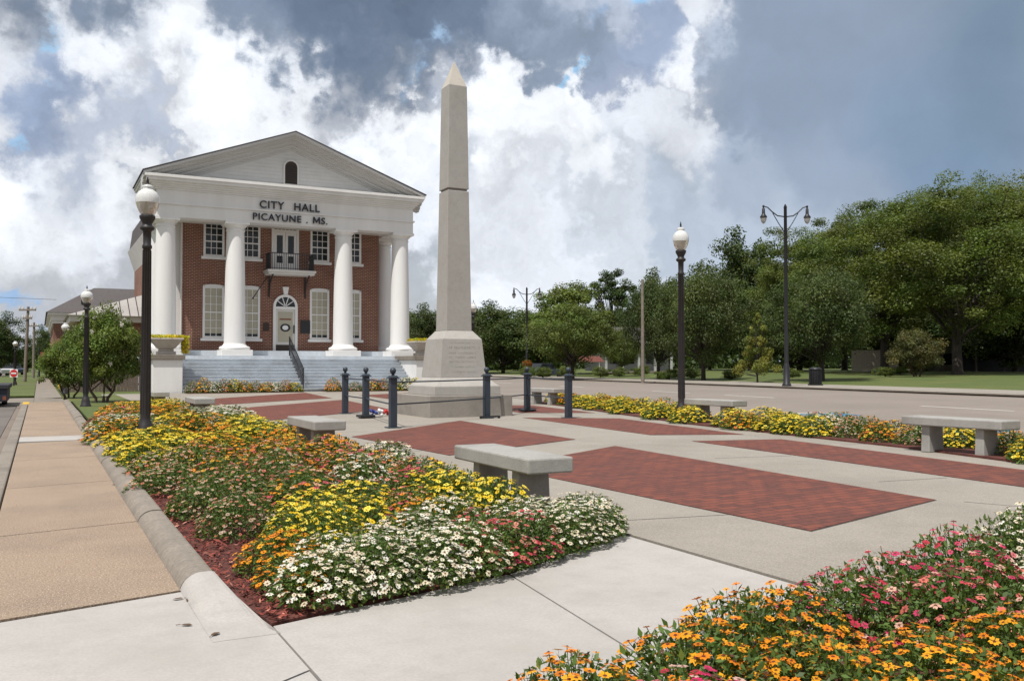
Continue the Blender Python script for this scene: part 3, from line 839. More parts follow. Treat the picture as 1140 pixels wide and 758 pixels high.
# ------------------------------------------------------------------ monument
mon = thing('obelisk_monument', 'tall tan granite obelisk on a stepped base in the middle of the plaza', 'monument', (8.80, 20.10, 0), 0)
def MO(mb, name, mat, bevel=.01): return mb.build(name, M[mat], mon, bevel)
MO(MB().frustum(0, 0, 0, .50, 1.05, 1.04), 'base_block', 'granite_dark', .015)
MO(MB().frustum(0, 0, .502, .70, .84, .83).frustum(0, 0, .702, .90, .82, .60), 'plinth', 'granite', .008)
die = MO(MB().frustum(0, 0, .902, 1.80, .59, .505).frustum(0, 0, 1.80, 2.0, .505, .34), 'die', 'granite', .006)
MO(MB().frustum(0, 0, 2.0, 5.33, .325, .272), 'lower_shaft', 'granite', .012)
MO(MB().frustum(0, 0, 5.31, 5.40, .235, .235), 'shaft_joint', 'granite_dark', 0)
MO(MB().frustum(0, 0, 5.38, 7.86, .272, .235), 'upper_shaft', 'granite', .012)
MO(MB().frustum(0, 0, 7.862, 8.48, .225, .012), 'pyramid_tip', 'granite_tip', 0)
# weathered, unreadable carved lines on the front of the die: rows of small incised strokes
ins = MB()
ri = random.Random(11)
rows = [(1.70, .30, .026), (1.58, .40, .05), (1.46, .36, .034), (1.36, .36, .034), (1.26, .36, .03), (1.14, .30, .03), (1.02, .32, .034)]
for zc, hw, hh in rows:
    x = -hw
    yf = lambda z: -(.59 - (.59 - .505) * (z - .902) / .898)
    while x < hw:
        w = hh * ri.uniform(.35, .8)
        if ri.random() > .17:
            for q in range(ri.choice((2, 2, 3))):
                xx = x + ri.uniform(0, w); t = hh * .11
                if ri.random() < .65: ins.add([(xx, yf(zc) - .004, zc), (xx + t, yf(zc) - .004, zc), (xx + t, yf(zc + hh) - .004, zc + hh), (xx, yf(zc + hh) - .004, zc + hh)], [(0, 1, 2, 3)])
                else:
                    zz = zc + ri.choice((0, .45, .86)) * hh
                    ins.add([(x, yf(zz) - .003, zz), (x + w, yf(zz) - .003, zz), (x + w, yf(zz + t) - .003, zz + t), (x, yf(zz + t) - .003, zz + t)], [(0, 1, 2, 3)])
        x += w + hh * .32
ins.build('inscription', M['granite_dark'], die)

# fence of bollards and rails round the monument
fence = thing('bollard_fence', 'blue black bollards linked by two thin rails around the obelisk', 'fence', (8.0, 18.6, .012))
posts = [(5.93, 16.39), (6.48, 19.67), (6.62, 21.68), (8.88, 18.45), (10.95, 20.39), (10.49, 17.59), (9.75, 19.95 + .9)]
ox, oy = 8.0, 18.6
def bollard(x, y, foot=None):
    x -= ox; y -= oy; a = .066
    m = MB().box(x - a, x + a, y - a, y + a, .02, .93).box(x - .125, x + .125, y - .125, y + .125, 0, .022)
    m.frustum(x, y, .931, .955, .10, .10).frustum(x, y, .956, .985, .082, .06)
    p = m.build('post', M['blue_metal'], fence, .008)
    MB().lathe(x, y, [(.03, .985), (.03, 1.02), (.045, 1.03), (.06, 1.065), (.06, 1.09), (.045, 1.12), (.012, 1.135)], 14).build('finial', M['blue_metal'], p)
    if foot == 'frame':
        MB().box(x - .24, x + .24, y - .20, y - .15, .03, .06).box(x - .24, x - .20, y - .20, y - .15, 0, .029).box(x + .20, x + .24, y - .20, y - .15, 0, .029).build('foot', M['black_metal'], p)
    if foot == 'plate':
        MB().box(x - .17, x + .17, y - .17, y + .17, .022, .075).build('foot', M['black_metal'], p, .006)
for i, (x, y) in enumerate(posts): bollard(x, y, {1: 'plate', 3: 'frame', 4: 'plate'}.get(i))
def rails(i, j):
    (x0, y0), (x1, y1) = posts[i], posts[j]
    for z in (.44, .86):
        mx, my = (x0 + x1) / 2, (y0 + y1) / 2
        MB().tube([(x0 - ox, y0 - oy, z), (mx - ox, my - oy, z - .004), (x1 - ox, y1 - oy, z)], .016, 6).build('rail', M['blue_metal'], fence)
for i, j in ((0, 3), (0, 1), (1, 2), (3, 4), (4, 5)): rails(i, j)
# wreath of ribbon flowers lying by a post
wr = thing('memorial_wreath', 'small red white and blue memorial spray lying beside a bollard', 'wreath', (6.95, 20.15, .012))
for nm, mt, sd in (('blue_flowers', 'blue_cloth', 1), ('red_flowers', 'red_cloth', 2), ('white_flowers', 'sign_white', 3)):
    q = random.Random(sd); m = MB()
    for i in range(7): m.sphere(((-.12, .17, .03)[sd - 1] + q.uniform(-.07, .07), q.uniform(-.07, .07), q.uniform(.04, .15)), q.uniform(.03, .05), 7, 5)
    m.build(nm, M[mt], wr)

# ------------------------------------------------------------------ benches
def bench(x0, x1, y0, y1, label, rz=0):
    t = thing('stone_bench', label, 'bench', ((x0 + x1) / 2, (y0 + y1) / 2, .014), rz, 'concrete benches around the plaza')
    w, l = (x1 - x0) / 2, (y1 - y0) / 2
    MB().box(-w, w, -l, l, .36, .48).build('seat', M['bench'], t, .015)
    for s in (-1, 1):
        y = s * (l - .33)
        MB().frustum(0, y, 0, .359, w - .05, w - .065, .065, .06).build('leg', M['bench'], t, .01)
    return t
benches = [
 bench(3.26, 3.66, 6.06, 7.44, 'concrete bench nearest the camera, behind the yellow and white zinnias'),
 bench(3.05, 3.46, 11.28, 12.68, 'concrete bench in the left bed, left of the nearest bollards'),
 bench(2.88, 3.30, 20.0, 21.4, 'concrete bench at the far left corner of the brick paving'),
 bench(2.60, 3.00, 25.1, 26.5, 'concrete bench just in front of the white pedestal with planter'),
 bench(10.68, 11.10, 7.42, 8.86, 'concrete bench at the right edge of the photo before the road', .05),
 bench(12.0, 12.42, 14.0, 15.35, 'concrete bench beside the right acorn street lamp', .1),
 bench(13.3, 13.72, 23.3, 24.8, 'small distant concrete bench seen between the right bollards', .1)]

# ------------------------------------------------------------------ acorn street lamps
def acorn(label, x, y, total, group='acorn street lamps'):
    t = thing('street_lamp', label, 'street lamp', (x, y, 0), 0, group)
    k = total / 4.05
    pz = 3.30; up_ = .155
    n = 16
    pr = [(.16, 0), (.16, .06), (.135, .10), (.12, .22), (.10, .30), (.080, .34), (.074, .4), (.058, 2.95), (.072, 2.96), (.072, 3.0), (.058, 3.02), (.062, 3.22), (.105, 3.25), (.108, 3.28), (.07, 3.31), (.072, 3.34), (.112, 3.41), (.118, 3.44), (.112, pz + .158)]
    sc = lambda p: [(r * min(1, .5 + k * .5), z * k) for r, z in p]
    MB().lathe(0, 0, sc(pr), n).build('pole', M['pole_brown'], t)
    fl = MB()
    for i in range(12):
        a = 2 * math.pi * i / 12
        fl.tube([(.074 * math.cos(a), .074 * math.sin(a), .45 * k), (.059 * math.cos(a), .059 * math.sin(a), 2.93 * k)], .006, 4)
    fl.build('fluting', M['pole_brown'], t)
    lo = [(.085, pz + .16), (.115, 3.50), (.15, 3.57), (.172, 3.645)]
    hi = [(.173, 3.647), (.178, 3.69), (.17, 3.755), (.135, 3.815), (.09, 3.85), (.07, 3.865), (.085, 3.885), (.085, 3.905), (.06, 3.92), (.03, 3.93)]
    MB().lathe(0, 0, sc(lo), 24).build('globe_base', M['globe_clear'], t)
    MB().lathe(0, 0, sc(hi), 24).build('globe', M['globe_white'], t)
    MB().lathe(0, 0, sc([(.03, 3.932), (.012, 3.95), (.022, 3.97), (.006, 4.05)]), 8).build('finial', M['black_metal'], t)
    return t
p1 = at(162.5, 14)
acorn('tall acorn street lamp standing in the left flower bed', p1[0], p1[1], 4.08)
p2 = at(96, 26)
acorn('acorn street lamp in front of the crape myrtle by the sidewalk', p2[0], p2[1], 3.45)
p3 = at(72.5, 37.5)
acorn('acorn street lamp half hidden behind the crape myrtle', p3[0], p3[1], 3.0)
p4 = at(758.5, 20)
acorn('acorn street lamp right of the obelisk at the road edge', p4[0], p4[1], 4.33)
p5 = at(527, 48)
acorn('distant acorn street lamp just right of the obelisk shaft', p5[0], p5[1], 4.6)
p6 = at(17, 55)
acorn('distant acorn street lamp behind the red do not enter sign', p6[0], p6[1], 2.7)

# two-armed road lamps
def twin(label, px, d, top):
    x, y = at(px, d)
    t = thing('road_lamp', label, 'street lamp', (x, y, .012), math.atan2(CR[1], CR[0]) + .05, 'twin-arm road lamps')
    z = top - .25
    MB().lathe(0, 0, [(.25, 0), (.25, .1), (.19, .16), (.17, 1.1), (.13, 1.2), (.11, 1.3), (.085, z + .35), (.10, z + .37), (.03, z + .55)], 14).build('pole', M['black_metal'], t)
    for s in (-1, 1):
        a = MB().tube([(s * .08, 0, z - .15), (s * .45, 0, z - .10), (s * .75, 0, z + .12), (s * 1.0, 0, z + .36), (s * 1.22, 0, z + .42)], [.035, .035, .035, .032, .03], 8)
        a.tube([(s * .08, 0, z - 1.0), (s * .4, 0, z - .5), (s * .72, 0, z + .05)], .024, 6)
        ar = a.build('arm', M['black_metal'], t)
        zz = z + .42
        MB().lathe(s * 1.24, 0, [(.03, zz + .07), (.06, zz + .04), (.06, zz - .04), (.03, zz - .07), (.08, zz - .14), (.09, zz - .4), (.11, zz - .46), (.20, zz - .58), (.19, zz - .64)], 14).build('luminaire', M['black_metal'], ar)
        MB().lathe(s * 1.24, 0, [(.17, zz - .642), (.16, zz - .76), (.10, zz - .9), (.02, zz - .97)], 12).build('lamp_glass', M['globe_clear'], ar)
    return t
twin('black twin-arm road lamp on the far sidewalk at right', 875.5, 51, 9.85)
t2 = twin('black twin-arm road lamp with hanging flower basket near the middle', 586.5, 88, 8.35)
# litter bin
bx, by = at(907.5, 53)
lb = thing('litter_bin', 'black slatted litter bin on the far sidewalk', 'litter bin', (bx, by, .012))
m = MB().lathe(0, 0, [(.28, .08), (.33, .9)], 18)
for i in range(18):
    a = 6.2832 * i / 18; m.box(.33 * math.cos(a) - .02, .33 * math.cos(a) + .02, .33 * math.sin(a) - .02, .33 * math.sin(a) + .02, .08, .92)
m.build('basket', M['black_metal'], lb)
MB().lathe(0, 0, [(.37, .92), (.37, .97), (.22, 1.04), (.2, 1.04)], 18).build('rim', M['black_metal'], lb)
MB().box(-.3, .3, -.3, .3, 0, .079).build('foot', M['black_metal'], lb)
# ------------------------------------------------------------------ street items at the far left
def pole_wood(label, px, d, top, arms, lean=0):
    x, y = at(px, d)
    t = thing('utility_pole', label, 'utility pole', (x, y, -.02), math.atan2(CR[1], CR[0]))
    MB().tube([(0, 0, 0), (lean * .5, 0, top * .5), (lean, 0, top)], [.12, .11, .09], 10).build('pole', M['pole_wood'], t)
    for z, w in arms:
        a = MB().box(lean - w, lean + w, -.16, -.05, z, z + .12).build('crossarm', M['pole_wood'], t)
        i_ = MB()
        for s in (-.95, -.5, .5, .95): i_.lathe(lean + s * w, -.1, [(.05, z + .12), (.06, z + .2), (.03, z + .3)], 8)
        i_.build('insulator', M['white_gray'], a)
    return t
pole_wood('nearer wooden utility pole with two crossarms at far left', 28, 66, 5.4, ((5.1, .6), (4.5, .32)), .18)
pole_wood('farther wooden utility pole with crossarms behind the nearer pole', 37.5, 84, 5.1, ((4.7, .45),))
pole_wood('pale wooden utility pole without arms across the road', 715.5, 62, 7.0, ())
wx0, wx1 = at(-60, 62), at(62, 64)
o = MB().tube([(wx0[0], wx0[1], 5.9), (wx1[0], wx1[1], 5.75)], .012, 4).build('overhead_wire', M['black_metal'])
tag(o, 'thin overhead wire crossing the sky at far left', 'wire')
sx, sy = at(16, 53)
sn = thing('traffic_sign', 'round red do not enter sign on a post beside the street', 'road sign', (sx, sy, 0), math.atan2(CR[1], CR[0]))
MB().box(-.03, .03, -.02, .02, -.1, 1.1).build('post', M['black_metal'], sn)
n = 24
MB().box(-.23, .23, -.032, -.022, .48, .94).build('plate', M['sign_white'], sn)
MB().extrude_y([(.215 * math.cos(6.2832 * i / n), .71 + .215 * math.sin(6.2832 * i / n)) for i in range(n)], -.042, -.034).build('disc', M['red_sign'], sn)
MB().box(-.15, .15, -.05, -.043, .67, .75).build('bar', M['sign_white'], sn)
fx, fy = at(44, 58)
fp = thing('marker_post', 'thin black post with red panel beside the far sidewalk', 'post', (fx, fy, 0), math.atan2(CR[1], CR[0]))
MB().tube([(0, 0, -.05), (0, 0, 2.3)], .05, 8).build('post', M['black_metal'], fp)
MB().box(.06, .35, -.02, .02, 1.2, 2.0).build('panel', M['rust'], fp)
yx, yy = at(67.5, 47)
yb_ = thing('safety_bollard', 'short yellow bollard at the brick building corner', 'bollard', (yx, yy, 0))
MB().lathe(0, 0, [(.1, -.05), (.1, .78), (.07, .86), (.01, .88)], 12).build('post', M['yellow_paint'], yb_)
sheet('kerb_paint', rect(-.44, -.26, 31.5, 33.3), .008, M['yellow_paint'])
# box trailer parked at the left edge
tr_ = thing('box_trailer', 'dark blue box trailer with flat lid parked at left edge', 'trailer', (-1.80, 32.6, -.12), 0)
MB().box(-1.0, .92, .05, 3.4, .16, .56).build('body', M['dark_trailer'], tr_, .02)
MB().box(-1.05, .98, 0, 3.45, .562, .70).build('lid', M['trailer_lid'], tr_, .02)
MB().box(.80, .90, -.02, .04, .22, .34).build('tail_lamp', M['rust'], tr_)
for sx_ in (-.86, .80):
    wv = MB(); wv.lathe(0, 0, [(.05, -.08), (.24, -.08), (.26, -.05), (.26, .05), (.24, .08), (.05, .08)], 18)
    wo = wv.build('wheel', M['rubber'], tr_); wo.rotation_euler = (0, R(90), 0); wo.location = (sx_, 1.9, .262)
# cars parked far down the street
def car(label, px, d, mat, rz):
    x, y = at(px, d)
    t = thing('parked_car', label, 'car', (x, y, -.12), rz, 'cars parked far away')
    b = MB().extrude_y([(-2.1, .35), (2.1, .35), (2.15, .75), (1.3, .88), (-1.7, .9), (-2.15, .8)], -.85, .85)
    b.build('body', M[mat], t, .06)
    MB().extrude_y([(-1.55, .90), (1.1, .88), (.5, 1.4), (-1.0, 1.42)], -.72, .72).build('cabin', M['pane'], t, .05)
    MB().box(-.95, .45, -.70, .70, 1.425, 1.455).build('roof', M[mat], t, .01)
    for sx in (-1.35, 1.35):
        for s2 in (-.80, .80):
            w = MB().lathe(0, 0, [(.1, -.1), (.32, -.1), (.33, .1), (.1, .1)], 14).build('wheel', M['rubber'], t)
            w.rotation_euler = (R(90), 0, 0); w.location = (sx, s2, .33)
    return t
car('white car parked far down the left street', 4, 105, 'car_white', 1.9)
car('grey car parked far down the left street behind the sign', 13, 112, 'car_dark', 1.9)
car('blue car parked under the trees across the road', 606, 92, 'car_dark', .3)

# neighbouring building behind the crape myrtle
nbx, nby = at(60, 60)
nbld = thing('brick_building', 'brick building with white eaves and grey hipped roof behind the crape myrtle', 'building', (nbx, nby, 0))
MB().box(0, 16, 0, 22, -.1, 3.9).build('wall', M['brick_wall'], nbld)
MB().box(-.12, 16.1, -.12, 22, 3.9, 4.1).box(-.2, 16.2, -.2, 22, 4.102, 4.45).box(-.4, 16.4, -.4, 22.4, 4.452, 4.62).build('eave', M['white_paint'], nbld)
MB().add([(-.5, -.5, 4.62), (16.5, -.5, 4.62), (16.5, 22.5, 4.62), (-.5, 22.5, 4.62), (2.5, 3.0, 6.55), (13.5, 3.0, 6.55), (13.5, 19, 6.55), (2.5, 19, 6.55)],
         [(0, 1, 5, 4), (1, 2, 6, 5), (2, 3, 7, 6), (3, 0, 4, 7), (4, 5, 6, 7), (3, 2, 1, 0)]).build('roof', M['shingle'], nbld)
MB().add([(5, 4, 6.3), (16, 4, 6.3), (16, 14, 6.3), (5, 14, 6.3), (9, 7, 8.0), (14, 7, 8.0)], [(0, 1, 5, 4), (1, 2, 5), (2, 3, 4, 5), (3, 0, 4)]).build('upper_roof', M['shingle'], nbld)
MB().box(1.6, 1.9, .5, .8, 5.3, 5.75).build('roof_vent', M['black_metal'], nbld)
MB().box(-.06, .55, -.06, .6, -.1, 3.9).build('corner_pier', M['brick_wall'], nbld)
ax, ay = at(84, 50)
ann = thing('metal_roof_annex', 'low annex with pale standing seam metal roof beside the city hall', 'building', (ax, ay, 0))
MB().box(0, 4.6, 0, 9, -.1, 3.55).build('wall', M['brick_wall'], ann)
MB().box(-.3, 4.7, -.3, 9.3, 3.55, 3.9).build('eave', M['white_gray'], ann)
MB().add([(-.45, -.45, 3.9), (4.9, -.45, 3.9), (4.9, 9.4, 3.9), (-.45, 9.4, 3.9), (4.4, 2.6, 5.55), (4.4, 7, 5.55)], [(0, 1, 4), (1, 2, 5, 4), (2, 3, 5), (3, 0, 4, 5), (3, 2, 1, 0)]).build('roof', M['metal_roof'], ann)
for i in range(1, 12):
    x = -.45 + i * .45
    if x < 4.3:
        f_ = (x + .45) / 4.85
        MB().tube([(x, -.46, 3.93), (x, -.45 + 3.05 * f_, 3.93 + 1.65 * f_)], .022, 4).build('seam', M['louver'], ann)
# board fence
def board_fence(label, p0, p1, h, mat, z0=-.02):
    L = math.hypot(p1[0] - p0[0], p1[1] - p0[1]); a = math.atan2(p1[1] - p0[1], p1[0] - p0[0])
    t = thing('board_fence', label, 'fence', (p0[0], p0[1], z0), a)
    m = MB(); x = 0; q = random.Random(int(L * 10))
    while x < L:
        m.box(x, x + .135, 0, .022, .03, h + q.uniform(-.04, .03)); x += .15
    m.build('boards', M[mat], t)
    r_ = MB().box(0, L, .023, .06, .3, .39).box(0, L, .023, .06, h - .4, h - .31)
    r_.build('rail', M[mat], t)
    return t
board_fence('weathered brown board fence behind the crape myrtle trunks', at(68, 40), at(166, 41.5), 1.55, 'wood')
board_fence('pale board fence far behind the trees across the road', at(948, 88), at(1000, 86), 2.1, 'pale_wood', .5)

# buildings among the trees across the road
hx, hy = at(672, 100)
hs = thing('white_house', 'white house with porch columns glimpsed between the trees', 'house', (hx, hy, .5), math.atan2(CR[1], CR[0]) + .15)
MB().box(0, 8, 2, 9, 0, 2.9).build('wall', M['house_white'], hs)
for i in range(5): MB().box(.2 + i * 1.85, .42 + i * 1.85, 0, .25, .02, 2.6).build('porch_column', M['house_white'], hs)
MB().box(-.1, 8.1, -.1, 2, -.2, .02).build('porch_floor', M['old_concrete'], hs)
MB().box(-.2, 8.2, -.15, 2.1, 2.6, 2.85).build('porch_beam', M['house_white'], hs)
MB().extrude_x([(-.5, 2.9), (9.4, 2.9), (5, 5.0)], -.4, 8.4).build('roof', M['shingle'], hs)
for x in (1.2, 3.2, 5.4): MB().box(x, x + .8, 1.95, 2.02, .8, 2.3).build('window', M['pane'], hs)
ux, uy = at(640, 96)
um = thing('picnic_shelter', 'low orange red canopy standing under the middle oak', 'canopy', (ux, uy, .35), math.atan2(CR[1], CR[0]))
MB().add([(-.3, -1.2, 1.15), (3.0, -1.2, 1.15), (3.0, 1.2, 1.15), (-.3, 1.2, 1.15), (.1, 0, 1.75), (2.6, 0, 1.75)], [(0, 1, 5, 4), (1, 2, 5), (2, 3, 4, 5), (3, 0, 4), (3, 2, 1, 0)]).build('canopy', M['orange_cloth'], um)
for x in (0, 2.7): MB().tube([(x, 0, -.4), (x, 0, 1.2)], .04, 6).build('post', M['black_metal'], um)
shx, shy = at(1085, 92)
sh = thing('open_shed', 'dark open shed with pale roof edge among the right trees', 'shed', (shx, shy, .4), math.atan2(CR[1], CR[0]))
MB().box(0, 9, 3, 3.2, 0, 2.8).build('back_wall', M['interior'], sh)
MB().box(-.3, 9.3, -.4, 3.4, 2.85, 3.1).build('roof', M['white_gray'], sh)
for i in range(4): MB().box(.1 + 2.8 * i, .26 + 2.8 * i, 0, .16, -.3, 2.84).build('post', M['wood'], sh)
ghx, ghy = at(1040, 98)
gh = thing('grey_house', 'grey gabled house partly hidden behind the right oak', 'house', (ghx, ghy, .4), math.atan2(CR[1], CR[0]))
MB().box(0, 6, 0, 6, -.3, 2.8).build('wall', M['old_concrete'], gh)
MB().extrude_y([(-.4, 2.8), (6.4, 2.8), (3, 4.4)], -.4, 6.4).build('roof', M['metal_roof'], gh)
MB().box(1, 1.9, -.03, .02, .8, 2.0).build('window', M['pane'], gh)

# ------------------------------------------------------------------ trees
def unit(v): return v / np.maximum(1e-9, np.linalg.norm(v, axis=1, keepdims=True))

def leaf_cloud(rs, cen, rad, per, size, upb=.6, flat=.75, aspect=.55):
    """leaves gathered round clump centres; returns quads with a tone per clump"""
    n = len(cen) * per
    idx = np.repeat(np.arange(len(cen)), per)
    g = unit(rs.randn(n, 3)) * (rs.rand(n, 1) ** .45)
    P = cen[idx] + g * rad[idx][:, None] * np.array([1, 1, flat])
    N = unit(g + np.array([0, 0, upb]) + rs.randn(n, 3) * .55)
    A = unit(np.cross(N, rs.randn(n, 3)))
    B = np.cross(N, A)
    s = size * (.55 + rs.rand(n, 1) * .9)
    tone = (.62 + .76 * rs.rand(len(cen)))[idx] * (.8 + .4 * rs.rand(n))
    hue = rs.rand(len(cen))[idx]
    cols = np.stack([tone * (.88 + .3 * hue), tone, tone * (.9 + .2 * rs.rand(n))], 1)
    return quads(P, A * s, B * s * aspect, cols)

def tree_kind(name, seed, h, rx, zlow, ncl, per, leaf, mat, bark, trunk_r, shape='round', crad=.2, lean=0, shell=.5, ntr=1):
    rs = np.random.RandomState(seed)
    proto = thing(name, '-', 'tree')
    hz = (h - zlow) / 2; zc = zlow + hz
    c = []
    while len(c) < ncl:
        q = rs.randn(3); q /= np.linalg.norm(q); r = shell + (1 - shell) * rs.rand() ** .7
        q *= r
        if shape == 'round' and q[2] < -.55 and rs.rand() < .6: continue
        if shape == 'cone':
            t = rs.rand() ** .8; a = rs.rand() * 6.28; rr_ = (1 - t) ** .85 * (.3 + .7 * rs.rand() ** .5) + .03
            q = np.array([rr_ * math.cos(a), rr_ * math.sin(a), 2 * t - 1])
        if shape == 'pine':
            if rs.rand() < .45 and q[2] < 0: continue
        p = np.array([q[0] * rx, q[1] * rx, zc + q[2] * hz])
        k = 1 + .22 * math.sin(3 * math.atan2(q[1], q[0]) + seed) + .12 * math.sin(5 * q[2] * 3 + seed)
        p[:2] *= k
        if shape == 'round' and q[2] > .2: p[2] += hz * .13 * math.sin(4 * math.atan2(q[1], q[0]) + seed * 2) * (q[2] + .3)
        c.append(p)
    cen = np.array(c); rad = rx * crad * (.6 + .8 * rs.rand(ncl))
    if shape == 'cone': rad *= np.clip(1.3 - (cen[:, 2] - zlow) / (h - zlow), .35, 1.2)
    me = arr_mesh(name + '_crown', *leaf_cloud(rs, cen, rad, per, leaf), mat)
    link_mesh('crown', me, proto)
    m = MB()
    bases = [(0, 0)] if ntr == 1 else [(.22 * math.cos(i * 2.2), .22 * math.sin(i * 2.2)) for i in range(ntr)]
    order = rs.permutation(ncl)
    for bi, (bx_, by_) in enumerate(bases):
        top = Vector((bx_ * 4 + lean, by_ * 4, zlow + hz * .9))
        pts = [(bx_, by_, -.25), (bx_ * 1.2, by_ * 1.2, .15), (bx_ * 2 + rs.randn() * .05, by_ * 2 + rs.randn() * .05, zlow * .9), top]
        m.tube(pts, [trunk_r * 1.5, trunk_r, trunk_r * .8, trunk_r * .3], 9)
        for i in order[bi * 7:bi * 7 + (22 if ntr == 1 else 7)]:
            e = Vector(cen[i]); z0 = zlow * .8 + (e.z - zlow) * .35 * rs.rand()
            s_ = Vector((bx_ * 2, by_ * 2, max(.3, z0)))
            mid = (s_ * .45 + e * .55) + Vector((0, 0, -.06 * rx))
            m.tube([s_, mid, e], [trunk_r * .45, trunk_r * .28, trunk_r * .08], 6)
    m.build('trunk', bark, proto)
    proto['h'] = h; proto['w'] = rx * 2
    return proto
KIND = {}
KIND['tall'] = tree_kind('broadleaf_tree', 1, 16, 6.2, 2.6, 300, 330, .082, M['leaf_oak'], M['bark'], .34, crad=.165, shell=.45)
KIND['tall2'] = tree_kind('broadleaf_tree', 2, 17, 5.6, 3.2, 300, 330, .082, M['leaf_oak'], M['bark'], .32, crad=.165, shell=.45)
KIND['oak'] = tree_kind('oak_tree', 3, 8, 4.4, 1.5, 150, 300, .085, M['leaf_dark'], M['bark'], .24, crad=.25)
KIND['oak2'] = tree_kind('oak_tree', 4, 7.2, 4.0, 1.6, 150, 300, .085, M['leaf_oak'], M['bark'], .22, crad=.25)
KIND['light'] = tree_kind('young_tree', 5, 10, 3.6, 2.0, 130, 260, .11, M['leaf_light'], M['bark'], .2, crad=.24)
KIND['pine'] = tree_kind('pine_tree', 6, 18, 4.0, 8.0, 60, 300, .13, M['leaf_dark'], M['bark'], .26, shape='pine', crad=.22, shell=.35)
KIND['cypress'] = tree_kind('cypress_tree', 7, 4.4, 1.5, .5, 90, 220, .05, M['leaf_cypress'], M['bark'], .08, shape='cone', crad=.22)
KIND['red'] = tree_kind('crape_myrtle', 8, 3.6, 2.0, .4, 90, 220, .06, M['leaf_red'], M['pale_bark'], .07, crad=.28, ntr=3)
KIND['myrtle'] = tree_kind('crape_myrtle', 9, 3.1, 1.35, .45, 190, 230, .042, M['leaf_myrtle'], M['pale_bark'], .06, crad=.26, ntr=3)
KIND['shrub'] = tree_kind('shrub', 10, 1.4, 1.0, .05, 60, 150, .04, M['leaf_oak'], M['bark'], .04, crad=.3)
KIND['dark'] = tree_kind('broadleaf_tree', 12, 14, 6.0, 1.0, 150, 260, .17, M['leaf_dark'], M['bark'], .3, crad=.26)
used = set()
CATS = {'shrub': 'shrub'}
def tree(kind, px, ytop, d, wpx, label, group, base=None):
    x, y = at(px, d)
    z = lawn_z(x, y) if px > 500 else 0
    zt = 1.2 + (406 - ytop) / FPX * d
    P_ = KIND[kind]
    sc = wpx / FPX * d / P_['w'] / 1.12, (zt - z) / P_['h'] / 1.02
    rz = rnd.uniform(0, 6.28)
    if kind in used: o = dup(P_)
    else: o = P_; used.add(kind)
    o.location = (x, y, z); o.rotation_euler = (0, 0, rz); o.scale = (sc[0], sc[0], sc[1])
    tag(o, label, CATS.get(kind, 'tree'), group)
    return o
tree('tall', 1066, 205, 74, 250, 'broad green tree with thick trunk in front of the open shed', 'trees in the park across the road')
tree('tall2', 985, 222, 84, 190, 'tall green tree rising behind the reddish crape myrtle', 'trees in the park across the road')
tree('tall', 1165, 190, 80, 230, 'tallest green tree at the right edge of the photo', 'trees in the park across the road')
tree('oak', 915, 305, 63, 125, 'dark low oak right of the twin-arm lamp and litter bin', 'trees in the park across the road')
tree('tall2', 890, 255, 98, 130, 'tall tree directly behind the right twin-arm road lamp', 'trees in the park across the road')
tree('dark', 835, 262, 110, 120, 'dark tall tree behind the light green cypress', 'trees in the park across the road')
tree('oak', 783, 305, 70, 108, 'dark rounded oak behind the right acorn street lamp', 'trees in the park across the road')
tree('oak', 733, 316, 76, 84, 'dark rounded oak just right of the pale utility pole', 'trees in the park across the road')
tree('cypress', 843, 347, 62, 48, 'small yellow green cypress left of the twin-arm lamp', 'trees in the park across the road')
tree('oak2', 637, 342, 78, 104, 'rounded spreading oak with short trunk right of the end bollards', 'trees in the park across the road')
tree('light', 632, 318, 104, 96, 'light green tree rising behind the spreading oak', 'trees in the park across the road')
tree('pine', 682, 298, 125, 62, 'tall airy pine standing above the light green tree', 'trees in the park across the road')
tree('dark', 735, 305, 128, 80, 'dark tree behind the oak and pale utility pole', 'trees in the park across the road')
tree('oak2', 692, 368, 92, 44, 'small rounded tree hiding part of the white porch house', 'trees in the park across the road')
tree('red', 1020, 368, 68, 62, 'reddish crape myrtle shrub on the lawn at right', 'trees in the park across the road')
tree('dark', 560, 338, 120, 100, 'dark tree behind the middle twin-arm lamp', 'trees in the park across the road')
tree('dark', 600, 342, 140, 90, 'distant dark tree right of the middle twin-arm lamp', 'trees in the park across the road')
tree('dark', 520, 345, 130, 80, 'dark tree just behind the obelisk shaft', 'trees in the park across the road')
tree('dark', 470, 342, 120, 70, 'dark tree between the city hall columns and the obelisk', 'trees in the park across the road')
tree('dark', 428, 346, 125, 60, 'dark tree glimpsed between the right corner columns', 'trees in the park across the road')
tree('tall2', 940, 236, 112, 140, 'tall tree in the back row above the dark low oak', 'trees in the park across the road')
tree('tall', 1105, 200, 105, 150, 'tall back row tree with top above the broad green tree', 'trees in the park across the road')
tree('tall', 1030, 216, 100, 150, 'back row tree between the two tallest trees at right', 'trees in the park across the road')
tree('dark', 1130, 300, 90, 160, 'dark undergrowth tree beside the open shed', 'trees in the park across the road')
tree('dark', 1000, 320, 100, 140, 'dark undergrowth tree behind the reddish crape myrtle', 'trees in the park across the road')
tree('dark', 880, 330, 95, 120, 'dark undergrowth tree behind the litter bin', 'trees in the park across the road')
tree('dark', 790, 300, 120, 90, 'dark back row tree left of the dark tall tree', 'trees in the park across the road')
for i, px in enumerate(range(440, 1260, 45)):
    tree('dark', px, 352 - max(0, (px - 640)) * .14, 165 + (i % 3) * 14, 90, 'hazy dark tree in the farthest row beyond the park', 'farthest tree row beyond the park')
